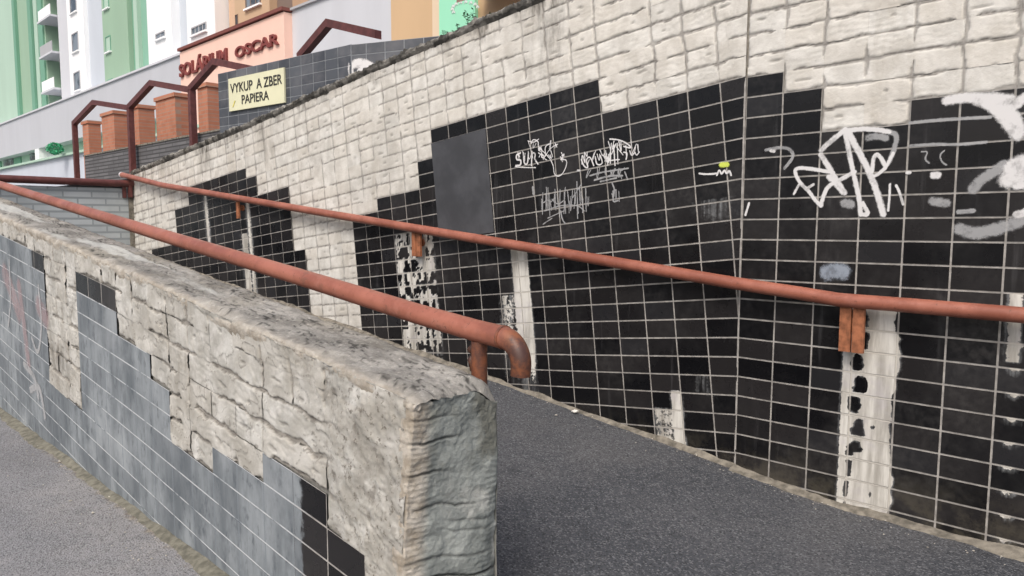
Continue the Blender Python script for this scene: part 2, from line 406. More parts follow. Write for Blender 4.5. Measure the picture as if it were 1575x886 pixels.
            crack = np.maximum(np.maximum(edge_shade_h, edge_shade_v) * .8, c2 * .7)
            # gouges where a trowel left a hollow
            if hh(c, r, seed + 80) < .38:
                gx, gy = (.25 + .5 * hh(c, r, seed + 81)) * wd, (.3 + .4 * hh(c, r, seed + 82)) * ht
                ax_, ay_ = (.012 + .03 * hh(c, r, seed + 83)), .004 + .004 * hh(c, r, seed + 84)
                e = np.hypot((Aa * wd - gx + wy) / ax_, (Bb * ht - gy + wx * .6) / ay_)
                gg = 1 - sst(.6, 1.3, e); hgt -= gg * .005; crack = np.maximum(crack, gg * .5)
            dirt = barefn(Uc, Vc) if barefn else 0
            if rubble is not None:
                q = rubble(Uc, Vc); f1 = fbm(X * 16, Y * 16, seed + 90); f2 = fbm(X * 45, Y * 45, seed + 91)
                hgt = hgt * (1 - q) + q * (-.006 + .014 * f1 + .006 * np.abs(f2 - .5) * 2)
                pad = pad * (1 - q) + q * (.45 + .5 * sst(.34, .55, f1 * .6 + f2 * .4)); crack = crack * (1 - q) + q * sst(.33, .27, f1) * .6
            if rag > 1.2:      # flaked layers: the surface steps down along wandering edges
                f3 = fbm(X * 4.5, Y * 7, seed + 92); lv = np.floor(f3 * 7); fr_ = f3 * 7 - lv
                hgt = hgt + (lv / 7 - .5) * .014; crack = np.maximum(crack, (fr_ < .06) * .55 * sst(.4, .55, fbm(X * 8, Y * 8, seed + 93)))
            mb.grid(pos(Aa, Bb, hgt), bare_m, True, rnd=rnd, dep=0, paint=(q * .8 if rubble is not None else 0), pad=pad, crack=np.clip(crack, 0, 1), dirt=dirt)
    return mb

# ------------------------------------------------------------------ the setting
FLOOR0, SLOPE, S_ST = 0.0, 0.1165, 0.50      # ramp starts to rise at s = .5 (along B/A/L)
def ramp_z(s): return max(0.0, (S_ST - s) * SLOPE) if s > -9.2 else (S_ST + 9.2) * SLOPE
g = MB(); g.add([(-600, -600, -.012), (600, -600, -.012), (600, 600, -.012), (-600, 600, -.012)], [(0, 1, 2, 3)], dirt=0)
tag(g.build('ground', M['walk']), kind='structure')
# sidewalk on the left of the low wall (level) with a grubby edge along the wall
L_s0 = 0.349   # s of the low wall's end in corner coordinates
def strip(pl, ss, offs, zf, mat, name, dirtf, rough=.004, seed=3):
    S, O = np.meshgrid(np.array(ss), np.array(offs), indexing='ij')
    P = np.empty(S.shape + (3,))
    for i in range(3): P[..., i] = pl.p0[i] - S * pl.h[i] - O * pl.n[i]
    P[..., 2] = np.vectorize(zf)(S, O) + (fbm(S * 6, O * 6, seed) - .5) * rough * 2
    m = MB(); m.grid(P, 0, True, dirt=dirtf(S, O))
    return m.build(name, mat)
o = strip(L, np.linspace(-12, 6, 260), np.concatenate([np.linspace(-.02, .3, 18), np.linspace(.36, 5, 30)]), lambda s, o: .004,
          M['walk'], 'sidewalk', lambda S, O: np.clip(1.05 - O / .13, 0, 1) * .75)
tag(o, kind='structure')
TH = 0.30   # low wall thickness
# ramp asphalt between low wall and tiled wall; also level ground in front of it
def rz(s, o): return ramp_z(s + 0.0) + .008
nB = B
wid = float((np.array([*CC, 0]) - np.array([*E0, 0])) @ B.n)
offs = np.concatenate([np.linspace(-.02, .25, 16), np.linspace(.3, wid - .02, 34)])
o = strip(B, np.linspace(-11.0, 3.2, 330), offs, rz, M['ramp'], 'ramp',
          lambda S, O: np.maximum(np.clip(1.0 - O / .10, 0, 1) * .8, 0), .004, 9)
tag(o, kind='structure')

# ------------------------------------------------------------------ big tiled retaining wall
XA = np.array([[.193786, .0216984], [-.0119642, .1045257], [-.00018661, .8897583]])
XB = np.array([[.19834, .00107641], [.00073713, .1053974], [-.00041406, .5723681]])
def WA(u, v):
    u = np.asarray(u, float); v = np.asarray(v, float)
    uu = u + .42 * np.clip((-12 - u) / 6, 0, 1)
    vv = v - .33 * np.clip((-u - 16) / 10, 0, 1) * np.clip((v - 8) / 6, 0, 1.1)
    return XA[0, 0] * uu + XA[1, 0] * vv + XA[2, 0], XA[0, 1] * uu + XA[1, 1] * vv + XA[2, 1]
def WB(u, v):
    return XB[0, 0] * u + XB[1, 0] * v + XB[2, 0], XB[0, 1] * u + XB[1, 1] * v + XB[2, 1]
def topA(c):
    if c >= -4: return 12
    if c >= -12: return 14
    if c == -13: return 12
    if c >= -16: return 10
    if c >= -18: return 9
    if c >= -22: return -99
    if c == -23: return 7
    if c >= -26: return 13
    if c == -27: return 15
    if c >= -34: return 16
    if c >= -36: return 14
    if c >= -40: return 10
    return -99
S_END = -8.33
cellsA = {}
for c in range(-43, 1):
    for r in range(-10, 20):
        s_, z_ = WA(c + .5, r + 1)
        if z_ < ramp_z(s_) - .03 or s_ < S_END - .12: continue
        cellsA[(c, r)] = 't' if r < topA(c) else 'b'
def topB(c): return [15, 14, 12, 12, 13][min(max(c, 0), 4)]
cellsB = {}
for c in range(0, 14):
    for r in range(-6, 23):
        cellsB[(c, r)] = 't' if r < topB(c) else 'b'
def holes(u, v, cu, hw, th):   # rounded hole centred in each row at column u=cu
    fv = (v - np.floor(v) - .5)
    jit = (vn(np.floor(v) * 3.1 + cu * 7, np.zeros_like(v), 77) - .5)
    j2 = vn(np.floor(v) * 5.7 + cu * 3, np.zeros_like(v), 78); j3 = vn(np.floor(v) * 2.3 + cu * 5, np.zeros_like(v), 79) - .5
    wob = (fbm(u * 9, v * 6, 80) - .5) * .9
    return np.clip(1.35 - np.hypot((u - cu - jit * .22) / (hw * (.62 + .65 * j2)), (fv - j3 * .3) / (th * (.62 + .45 * j2))) + wob, -1, 1) * (j2 > .18)
def band(u, a, b, e=.06): return np.clip(np.minimum((u - a), (b - u)) / e * .5 + .5, 0, 1)
def depB(u, v):
    d = np.zeros_like(u, float)
    # broad chalky run under the bracket
    w0 = 2.84 - .03 * (v - 5); m = (v < 4.3)
    main = band(u, 3.40 + (fbm(u * 0, v * .9, 401) - .5) * .3, 4.0 + (fbm(u * 0 + 5, v * 1.1, 402) - .5) * .34)
    left = band(u, 2.78, 2.97 + .03 * np.sin(v * 3)) * (v < 6.1)
    brid = band(u, 2.8, 3.5) * (np.abs(v - np.round(v)) < .13) * (v < 6.1)
    mid = band(u, 2.85, 3.55) * (v < 6.2) * .9
    mid = mid - np.clip(holes(u, v, 3.17, .175, .52), 0, 1) * 1.4
    low = band(u, 3.0 + .05 * (v + 5.5), 3.6) * (v < -2.6)
    mid = np.where(v > -2.7, mid, np.maximum(low, 0) )
    d = np.maximum.reduce([main, left * .95, brid * .95, mid])
    sm = np.clip(holes(u, v, 3.62, .035, .2), 0, 1) * (vn(np.floor(v) * 5.3, np.zeros_like(v), 5) > .62)
    d = np.clip(d - sm * 1.2, 0, 1) * m
    # pale smears further right, one under each grout line
    q = np.exp(-((u - 6.32) / .18) ** 2) * np.clip(.95 - ((np.ceil(v) - v) / .42), 0, 1) * (v < 3.4)
    q2 = band(u, 6.1, 6.42, .08) * (v > 2.2) * (v < 5.4) * .72
    q3 = np.exp(-((u - 2.6 * 1 - .0) / .32) ** 2 - ((v - 5.75) / .0001) ** 2 * 0) * 0
    q4 = np.exp(-(((u - 2.55) / .36) ** 2 + ((v - 6.45) / .33) ** 2) * 1.2) * .58     # round whitish smudge above the rail
    return np.maximum.reduce([d, q * .85, q2])
def depA(u, v):
    z = np.zeros_like(u, float)
    below = (v < 6.3 + (-12 - u) * -.15)
    a = band(u, -15.0, -12.35, .12) * (v < 7.0) * (v > -6)
    h = sst(.50, .60, vn(u * 5.2 + 3, v * 1.9, 301) * .7 + vn(u * 13, v * 7, 302) * .3) * sst(.50, .30, np.abs(v - np.floor(v) - .5)) * 1.1
    frac = .9 * np.clip((v + 3.5) / 2, 0, 1)
    a = a * frac * .74 - h * 1.1
    a = np.clip(a, 0, 1)
    thin = band(u, -14.45, -14.1, .1) * (v < 1) * (v > -9) * .9
    b = band(u, -8.32, -7.55, .08) * (v < 4.9)
    b = np.maximum(b, band(u, -9.05, -8.2, .15) * (v < 1.9) * .53)
    b = b * np.clip((v + 5.5) / 4, .35, 1)
    c = band(u, -2.35, -1.98, .1) * (v < -3.9) * (v > -8.5) * .95
    c = np.maximum(c, band(u, -3.0, -2.0, .1) * (v < -4.9) * .56)
    c = np.maximum(c, band(u, -1.45, -1.0, .2) * (v < -3) * (v > -4.05) * .40)
    e = band(u, -28.1, -27.3, .3) * (v < 9.6) * .8
    e = np.maximum(e, band(u, -27.3, -26.9, .2) * (v < 13.2) * .85)
    e = np.maximum(e, band(u, -32.1, -31.6, .25) * (v > 9) * (v < 14.6) * .8)
    e = np.maximum(e, band(u, -1.05, .1, .3) * (v > 4.6) * (v < 6.2) * np.clip((v - 4.4), 0, 1) * .34)
    return np.maximum.reduce([z, a, thin, b, c, e])
def densA(c, r):
    d = 3.9 + (-c) * .135
    return min(150, 560 / d)
def dirtA(u, v):
    top = sst(18.6, 20.2, v + (fbm(u * 1.3, v * 1.3, 90) - .5) * 2.5)
    col = sst(.62, .8, fbm(u * .35, v * .08, 91)) * sst(12, 18, v) * .6
    return np.clip(top * .85 + col, 0, 1)
WALL = empty('retaining_wall', (CC[0], CC[1], 0), label='long black tiled retaining wall along the ramp with cream adhesive where tiles fell off', cat='wall')
TM = [M['tile'], M['grout'], M['bare']]
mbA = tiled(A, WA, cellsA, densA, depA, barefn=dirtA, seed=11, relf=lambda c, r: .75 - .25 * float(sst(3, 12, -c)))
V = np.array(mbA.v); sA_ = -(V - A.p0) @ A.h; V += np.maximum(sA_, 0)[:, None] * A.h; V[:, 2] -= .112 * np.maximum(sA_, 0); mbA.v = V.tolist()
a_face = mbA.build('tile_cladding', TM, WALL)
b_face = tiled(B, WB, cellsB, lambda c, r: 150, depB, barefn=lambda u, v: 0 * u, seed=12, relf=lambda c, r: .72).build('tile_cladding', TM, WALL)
# the concrete body behind the cladding
core = MB()
def wallbody(pl, s0, s1, zt0, zt1, th, m, back=.02):
    v = [pl.P(s0, -.5, -back), pl.P(s1, -.5, -back), pl.P(s1, zt1, -back), pl.P(s0, zt0, -back)]
    v2 = [pl.P(s0, -.5, -back - th), pl.P(s1, -.5, -back - th), pl.P(s1, zt1, -back - th), pl.P(s0, zt0, -back - th)]
    m.add(v + v2, [(0, 1, 2, 3), (7, 6, 5, 4), (3, 2, 6, 7), (0, 3, 7, 4), (1, 5, 6, 2)], 0, False, cold=0, warm=.4, crack=0, pad=0)
def topz(s): # top edge of A as function of s
    # invert WA at v=20
    us = np.linspace(-50, 2, 200); S, Z = WA(us, np.full_like(us, 20.)); return float(np.interp(s, S, Z))
wallbody(A, S_END, .05, topz(S_END) - .01, topz(0) - .01, .35, core)
wallbody(B, -.05, 2.8, 2.99, 2.99, .35, core)
core.build('concrete_body', M['concrete'], WALL)
# crumbling lip along the top of the wall
lip = MB(); rs = random.Random(4)
sl = np.linspace(S_END, 0.0, 1100); 
prof = [(-.01, -.05), (.012, -.02), (.018, .004), (.0, .018), (-.05, .022), (-.30, .015)]
P = np.empty((len(sl), len(prof), 3))
for i, s_ in enumerate(sl):
    z0 = topz(s_)
    for j, (o_, dz) in enumerate(prof):
        jit = (fbm(np.array([s_ * 9.]), np.array([j * 1.7]), 8)[0] - .5) + (fbm(np.array([s_ * 45.]), np.array([j * 2.7]), 9)[0] - .5) * .9
        P[i, j] = A.P(s_, z0 + dz + jit * .035, o_ + jit * .022)
lip.grid(P, 0, False, cold=0, warm=0, crack=sst(.40, .60, fbm(np.repeat(sl, len(prof)) * 14, np.tile(np.arange(len(prof)) * .8, len(sl)), 6)) * .8, pad=0)
lip.build('broken_top_edge', M['concrete'], WALL)
# pale mortar seam at the fold of the wall
fold = MB(); fold.slab(B, -.004, .006, -.02, 2.15, -.004, .0006)
fold.a = {}; fold.build('fold_joint', M['grout'], WALL)
# painted-over repair patch
pm = MB()
ua = np.linspace(-12, -9.03, 12); va = np.linspace(6.1, 13.0, 20)
U_, V_ = np.meshgrid(ua, va, indexing='ij'); S_, Z_ = WA(U_, V_)
P = np.empty(U_.shape + (3,))
for i in range(3): P[..., i] = A.p0[i] - S_ * A.h[i] - .0045 * A.n[i]
P[..., 2] = Z_
pm.grid(P, 0, False)
e0 = []
pm.build('grey_repair_patch', M['patch'], WALL)
# ---- graffiti and paint marks (thin ribbons of paint lying on the tiles)
def m_spray(name, c, fade):
    t = NT(name, .6, .3)
    n = t.noise(60, 6, .7); e = t.attr('edge')
    a = t.ramp(t.math('ADD', e, t.math('MULTIPLY', t.math('SUBTRACT', n, .5), .8)), .06, .56)
    a = t.math('MULTIPLY', a, t.ramp(t.noise(11, 6, .7), .34, .50, .62, 1.0))
    a = t.math('MULTIPLY', a, fade)
    t.l(a, t.b.inputs['Alpha'])
    return t.out(c)
M['spray'] = m_spray('white_spray_paint', (.72, .72, .72), .93)
M['spray2'] = m_spray('faded_white_paint', (.50, .51, .52), .62)
M['yellow'] = m_spray('yellow_spray_paint', (.62, .72, .12), .95)
M['bluepaint'] = m_spray('blue_grey_paint_smudge', (.33, .38, .45), .8)
M['pink'] = m_spray('faded_pink_paint', (.48, .36, .37), .45)
def ribbon(mb, pl, pts, wd, off=.0030, zmax=None):
    """collect strokes; pts: points of the photo laid on the real wall plane, wd in metres"""
    q = [np.array(pl.sz(*p)) for p in pts]
    if len(q) > 2:      # round the corners
        for _ in range(2):
            n = [q[0]]
            for a, b in zip(q[:-1], q[1:]): n += [a * .75 + b * .25, a * .25 + b * .75]
            q = n + [q[-1]]
    if not hasattr(mb, 'strokes'): mb.strokes = []
    mb.strokes.append((pl, np.array(q), wd, off))
def flush(mb, res=.004):
    """one thin film of paint covering the union of the strokes"""
    pl, off = mb.strokes[0][0], mb.strokes[0][3]
    allq = np.concatenate([q for _, q, _, _ in mb.strokes]); mw = max(w_ for _, _, w_, _ in mb.strokes)
    lo, hi = allq.min(0) - mw, allq.max(0) + mw
    nx, ny = int((hi[0] - lo[0]) / res) + 2, int((hi[1] - lo[1]) / res) + 2
    S, Z = np.meshgrid(lo[0] + np.arange(nx) * res, lo[1] + np.arange(ny) * res, indexing='ij')
    E = np.full(S.shape, -1.0)
    for _, q, w_, _ in mb.strokes:
        d = np.full(S.shape, 9.0)
        for a, b in zip(q[:-1], q[1:]):
            ab = b - a; t_ = np.clip(((S - a[0]) * ab[0] + (Z - a[1]) * ab[1]) / max(ab @ ab, 1e-9), 0, 1)
            d = np.minimum(d, np.hypot(S - a[0] - t_ * ab[0], Z - a[1] - t_ * ab[1]))
        E = np.maximum(E, 1.0 - d / (w_ * .72))
    P = np.empty(S.shape + (3,))
    for i in range(3): P[..., i] = pl.p0[i] - S * pl.h[i] - off * pl.n[i]
    P[..., 2] = Z
    idx = np.arange(nx * ny).reshape(nx, ny); keep = (E[:-1, :-1] > 0) | (E[1:, :-1] > 0) | (E[1:, 1:] > 0) | (E[:-1, 1:] > 0)
    f = np.stack([idx[:-1, :-1], idx[1:, :-1], idx[1:, 1:], idx[:-1, 1:]], -1)[keep]
    used = np.unique(f); rm = np.full(nx * ny, -1); rm[used] = np.arange(len(used))
    mb.add(P.reshape(-1, 3)[used], rm[f].tolist(), 0, False, edge=np.clip(E, 0, 1).reshape(-1)[used])
def z5(x0, y0, k, l): return [(x0 + a / k, y0 + b / k) for a, b in l]
K = 1147 / 220
def big(l): return z5(1190, 180, K, l)
def graf(name, pl, strokes, mat, off=.003, label=None, extra=()):
    mb = MB(); strokes = list(strokes) + list(extra)
    for pts, wd in strokes: ribbon(mb, pl, pts, wd, off)
    flush(mb, .0025 if pl is A else .004)
    o = mb.build(name, mat, WALL)
    if label: o['label'] = label
    return o
from random import Random as _R
def scr(x0, y0, x1, y1, n, seed, wd, slant=.2):
    r_ = _R(seed); out = []
    for k in range(n):
        cx = x0 + (x1 - x0) * (k + r_.random()) / n; hgt = (y1 - y0) * r_.uniform(.35, .95); cy = y0 + (y1 - y0 - hgt) * r_.random()
        w_ = (x1 - x0) / n * r_.uniform(.6, 1.6); pts_ = [(cx + w_ * r_.uniform(-.6, .6) + slant * (j % 2) * 3, cy + hgt * (j % 2) * r_.uniform(.7, 1) + 0 * j) for j in range(r_.randint(2, 4))]
        out.append((pts_, wd * r_.uniform(.7, 1.2)))
    return out
graf('graffiti_tag', B, [
    (big([(575, 100), (520, 145), (440, 210), (385, 265)]), .024), (big([(380, 300), (430, 380), (490, 480), (570, 610)]), .024),
    (big([(570, 110), (600, 250), (640, 450), (690, 650), (700, 780)]), .022), (big([(600, 120), (680, 270), (760, 420), (830, 600), (880, 780)]), .028),
    (big([(590, 110), (700, 95), (820, 100), (930, 120)]), .022), (big([(180, 460), (170, 425), (210, 405), (330, 420), (480, 445)]), .018),
    (big([(180, 470), (215, 530), (280, 590), (345, 680), (380, 710)]), .018), (big([(205, 540), (165, 615)]), .012), (big([(320, 540), (260, 580)]), .014),
    (big([(380, 710), (405, 620), (440, 550), (540, 500), (650, 440)]), .020), (big([(790, 440), (800, 330), (830, 290), (870, 340), (900, 400)]), .018),
    (big([(800, 480), (860, 445), (905, 400), (960, 290)]), .016), (big([(715, 690), (770, 785), (700, 780)]), .018),
    (big([(985, 550), (1010, 600), (1040, 700)]), .012), (big([(935, 540), (930, 650), (920, 750)]), .010),
    (big([(450, 480), (500, 520), (560, 600)]), .03)],
    M['spray'], label='large white spray tag below the right hand bare tiles')
graf('faded_graffiti', B, [
    (big([(930, 120), (990, 140), (980, 220), (950, 310), (925, 360)]), .022), (big([(760, 165), (830, 150), (900, 170)]), .03), (big([(570, 690), (620, 700)]), .04),
    (big([(-60, 265), (60, 240), (140, 260), (165, 320), (90, 410)]), .016), (z5(1400, 120, 3.4, [(60, 385), (95, 385), (75, 425), (100, 445)]), .006),
    (z5(1400, 120, 3.4, [(180, 380), (155, 400), (165, 440), (190, 455)]), .006), (z5(1400, 120, 3.4, [(120, 645), (190, 655)]), .035), 
    (z5(1400, 120, 3.4, [(330, 580), (370, 530), (440, 490), (490, 455)]), .04), (z5(1400, 120, 3.4, [(260, 790), (330, 815), (420, 800), (520, 770), (590, 740)]), .05),
    (z5(1400, 120, 3.4, [(255, 700), (330, 695)]), .02), (z5(1400, 120, 3.4, [(0, 235), (120, 222), (250, 214), (420, 205)]), .014), (z5(1400, 120, 3.4, [(0, 355), (140, 345), (250, 350), (400, 335)]), .012)],
    M['spray2'], .0026)
graf('blue_grey_smudge', B, [([(1274, 419), (1284, 416), (1296, 418)], .072)], M['bluepaint'], .0027)
graf('white_paint_blob', B, [
    (z5(1400, 120, 3.4, [(195, 118), (300, 100), (400, 105), (520, 110)]), .040), (z5(1400, 120, 3.4, [(330, 105), (420, 140), (490, 210), (560, 300)]), .042), (z5(1400, 120, 3.4, [(440, 110), (500, 160), (555, 230), (562, 290)]), .055),
    (z5(1400, 120, 3.4, [(500, 190), (560, 130), (640, 80)]), .04), (z5(1400, 120, 3.4, [(530, 470), (580, 440), (660, 430)]), .06), (z5(1400, 120, 3.4, [(520, 530), (580, 500), (660, 500)]), .07),
    (z5(1400, 120, 3.4, [(560, 560), (620, 550), (680, 550)]), .04),
    (z5(1400, 120, 3.4, [(122, 508), (146, 508)]), .028), (big([(-20, 270), (5, 275)]), .016), (z5(1275, 200, 5.243, [(630, 345), (655, 345)]), .014), (z5(1400, 120, 3.4, [(560, 715), (600, 705)]), .03)],
    M['spray'], .0034)
kA = 1329 / 300
def sm(l): return z5(750, 180, kA, l)
graf('small_graffiti_tag', A, [
    (sm([(225, 245), (195, 260), (200, 295), (230, 290), (228, 330), (195, 332)]), .012), (sm([(245, 245), (250, 320), (275, 325), (280, 245)]), .010), (sm([(300, 330), (305, 240), (330, 250), (320, 285), (345, 320)]), .010),
    (sm([(300, 180), (310, 150), (350, 165), (345, 205), (375, 215), (365, 280), (400, 270), (390, 200), (430, 180)]), .007), (sm([(355, 215), (405, 255), (450, 320), (455, 400), (500, 405), (535, 350), (545, 290), (500, 290)]), .006),
    (sm([(280, 165), (320, 175), (350, 150)]), .006), (sm([(380, 290), (430, 210), (480, 185)]), .005), (sm([(190, 340), (260, 345), (330, 345)]), .006)],
    M['spray'], extra=scr(794, 232, 872, 250, 10, 3, .006) + scr(815, 216, 860, 236, 6, 8, .005), label='small white marker tag to the right of the grey patch')
graf('small_graffiti_tag', A, [
    (sm([(640, 290), (660, 340), (690, 350), (670, 290), (700, 265), (725, 330)]), .009), (sm([(735, 270), (745, 330), (790, 320), (770, 265)]), .008), (sm([(790, 260), (830, 330), (845, 180)]), .007), (sm([(860, 190), (870, 330)]), .008),
    (sm([(800, 300), (900, 290)]), .006), (sm([(885, 180), (890, 320)]), .006), (sm([(835, 150), (900, 155), (960, 185), (985, 215), (930, 200)]), .008), (sm([(930, 240), (955, 245), (945, 290)]), .008), (sm([(970, 230), (985, 270), (1005, 235), (1015, 265), (1035, 240)]), .007),
    (sm([(615, 365), (630, 365)]), .012)],
    M['spray'], extra=scr(895, 230, 945, 258, 11, 5, .006) + scr(935, 216, 985, 244, 8, 9, .0055), label='small white marker tag furthest from the grey patch')
graf('faded_scribble', A, [
    (sm([(700, 400), (780, 375), (960, 350)]), .010), (sm([(730, 430), (830, 400), (920, 400)]), .012), (sm([(770, 440), (880, 415)]), .01), (sm([(850, 450), (870, 500), (850, 580), (890, 570)]), .010),
    (sm([(370, 560), (380, 590), (410, 560), (430, 585), (460, 550)]), .008), (sm([(610, 440), (615, 690)]), .008), (sm([(390, 640), (500, 600), (620, 600), (660, 640)]), .007), (sm([(410, 690), (520, 640)]), .006),
    (sm([(380, 730), (440, 690)]), .007), (sm([(500, 640), (510, 700), (530, 725)]), .01), (sm([(580, 550), (640, 460)]), .008), (sm([(650, 560), (650, 650)]), .008), (sm([(310, 480), (315, 525)]), .018), (sm([(440, 560), (480, 600), (520, 570)]), .007)],
    M['spray2'], .0028, extra=scr(832, 288, 905, 340, 20, 12, .006) + scr(905, 258, 970, 282, 9, 14, .007) + scr(940, 285, 952, 312, 4, 15, .006))
kY = 5.243
graf('yellow_mark', A, [(z5(1000, 180, kY, [(575, 385), (622, 385)]), .026)], M['yellow'], .0030)
graf('white_squiggle', A, [(z5(1000, 180, kY, [(540, 470), (560, 420), (580, 470), (600, 420), (620, 465), (640, 425), (655, 470)]), .010), (z5(1000, 180, kY, [(400, 455), (440, 462), (500, 460), (540, 455)]), .010)], M['spray'], .0033)
graf('white_dash', B, [(z5(1000, 180, kY, [(800, 695), (770, 790)]), .012)], M['spray'])

# ------------------------------------------------------------------ low wall in front
LOW = empty('low_wall', (*E0, 0), label='low crumbling concrete parapet wall with grey overpainted tiles, left of the ramp', cat='wall')
def WL(u, v):
    s = .209 * np.asarray(u, float) - .04
    return s, .38 + .11177 * np.asarray(v, float) - .10438 * s
def lowtop(s): return .925 + .1142 * (-s)
def topL(c):
    if c >= -1: return -99
    if c == -2: return 0
    if c >= -4: return 1
    if c >= -6: return 0
    if c >= -8: return -1
    if c == -9: return 1
    if c >= -11: return 2
    if c >= -14: return 4
    if c >= -17: return -3
    return 4
cellsL = {}
for c in range(-42, 0):
    for r in range(-9, 5):
        s_, z_ = WL(c + .5, r + 1.0)
        if z_ < -.01: continue
        t = topL(c)

        cellsL[(c, r)] = 't' if r < t else 'b'
def paintL(u, v):
    black = np.clip((u - (-2.75)) / .35 * .5 + .5, 0, 1)
    black = np.maximum(black, ((v > 3) & (v < 4.02) & (u > -14.1) & (u < -10.9)) * 1.0)
    black = np.maximum(black, ((v > 3) & (u > -18.2) & (u < -17)) * 1.0)
    return 1 - black
def depL(u, v):
    return band(u, -2.05 + 1.0 + .0 * v, -.9, .1) * 0 + .95 * band(u, -1.0, -.4, .3) * 0
lowbare = lambda u, v: sst(.6, .9, fbm(u * .8, v * .5, 44)) * .35 + np.exp(-(((u + 16) / .9) ** 2 + ((v + 1.2) / 1.0) ** 2)) * .9
# the last cells next to the end are bare
for r in range(-9, 5): cellsL[(-1, r)] = 'b' if r > -9 else 'b'
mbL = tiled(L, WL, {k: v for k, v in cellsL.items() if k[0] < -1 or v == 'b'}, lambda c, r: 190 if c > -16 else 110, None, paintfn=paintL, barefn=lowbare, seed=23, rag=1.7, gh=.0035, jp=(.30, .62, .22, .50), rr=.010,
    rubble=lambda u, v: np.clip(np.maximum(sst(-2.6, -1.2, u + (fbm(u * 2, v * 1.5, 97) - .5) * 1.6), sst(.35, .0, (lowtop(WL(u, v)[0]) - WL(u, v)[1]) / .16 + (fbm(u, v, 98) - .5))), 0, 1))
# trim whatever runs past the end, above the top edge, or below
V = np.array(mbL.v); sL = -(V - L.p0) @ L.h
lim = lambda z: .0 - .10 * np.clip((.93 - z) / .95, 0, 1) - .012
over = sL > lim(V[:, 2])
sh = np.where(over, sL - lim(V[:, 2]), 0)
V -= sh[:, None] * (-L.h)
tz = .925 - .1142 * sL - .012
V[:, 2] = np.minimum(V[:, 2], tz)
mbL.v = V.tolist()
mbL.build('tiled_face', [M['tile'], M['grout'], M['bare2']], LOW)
# coping + end + inner face: one displaced shell
def disp(P, amp=1.0):
    x, y, z = P[..., 0], P[..., 1], P[..., 2]
    out = P.copy()
    a = x * .7 + y * .7; b = z * 1.0 + x * .4 - y * .4
    for i, sd_ in enumerate((1, 2, 3)):
        n = (fbm(a * 5, b * 5, 100 + sd_) - .5) * .014 + (fbm(a * 22, b * 22, 110 + sd_) - .5) * .013 + (fbm(a * 75, b * 75, 120 + sd_, 3) - .5) * .012
        out[..., i] += n * amp
    return out
def lw(s, o, z):  # o: 0 at the front face, TH at the ramp side
    s = np.asarray(s, float); o = np.asarray(o, float); z = np.asarray(z, float)
    P = np.empty(np.broadcast(s, o, z).shape + (3,))
    P[..., 0] = L.p0[0] - s * L.h[0] + o * L.n[0]; P[..., 1] = L.p0[1] - s * L.h[1] + o * L.n[1]; P[..., 2] = z
    return P
THK = .315
cop = MB()
# top surface with a worn rolled edge on both sides
S1 = -np.concatenate([np.arange(0, 3.0, .010), np.arange(3.0, 9.0, .03)])
prof = [(.012, -.07, 1), (.006, -.045, 1), (.001, -.028, 1), (.001, -.012, .9), (.007, -.002, .7), (.020, .000, .4), (.04, .001, .15)]
prof += [(t, .002, 0) for t in np.linspace(.055, THK - .05, 26)] + [(THK - .03, -.002, 0), (THK - .012, -.010, 0), (THK - .002, -.025, 0), (THK, -.05, 0), (THK, -.12, 0)]
po = np.array([p[0] for p in prof]); pz = np.array([p[1] for p in prof]); pw = np.array([p[2] for p in prof])
SS = np.repeat(S1[:, None], len(prof), 1); SS = np.where(pz[None] < -.02, np.minimum(SS, -.035), SS); OO = np.repeat(po[None], len(S1), 0); ZZ = lowtop(SS) + pz[None]
# broken corners at the end
endr = np.clip(1 + SS / .05, 0, 1)           # 1 at the very end
ZZ = ZZ - endr ** 2 * (.014 + .05 * sst(THK - .12, THK, OO))
chip = sst(.62, .74, fbm(SS * 7, OO * 7, 55)) * sst(.05, -.01, OO) if False else sst(.55, .75, fbm(SS * 6, OO * 0, 55)) * (OO < .03)
ZZ = ZZ - chip * .018
# stepped flakes on the top: fine ledges running along the wall
fl = fbm(SS * 3.5, OO * 16, 56); ZZ = ZZ + (np.floor(fl * 9) / 9 - .5) * .016 * ((OO > .02) & (OO < THK - .02))
cr = (np.abs(fl * 9 - np.round(fl * 9)) < .09) * .8 * (OO > .02)
cr = cr * sst(.35, .6, fbm(SS * 9, OO * 20, 58))
paleT = sst(.56, .7, fbm(SS * 1.1 + 3, OO * 7, 57)) * ((OO > .02) & (OO < .2)) * sst(-.9, -1.4, SS)
warm = np.repeat(pw[None], len(S1), 0) * .65
cop.grid(disp(lw(SS, OO, ZZ)), 0, True, flip=False, cold=0, warm=warm, crack=cr, pad=paleT)
cop.build('coping', M['concrete'], LOW)
# end face (seen nearly head on)
en = MB(); zz = np.linspace(-.02, 1, 260); oo = np.linspace(0, 1, 90)
O2, Z2 = np.meshgrid(oo, zz, indexing='ij')
ztop = .925 - .014 - .05 * sst(THK - .12, THK, O2 * THK)
Zr = Z2 * ztop
frontlim = -.10 * np.clip((.93 - Zr) / .95, 0, 1)
Sx = (frontlim - .009) * (1 - O2) ** 1.5 + .004
Sx = Sx - .006 * sst(.97, 1, O2)
chipc = sst(.5, .72, fbm(Zr * 6, O2 * 0 + 2, 61)) * sst(.80, 1.0, O2); Sx = Sx - chipc * .016
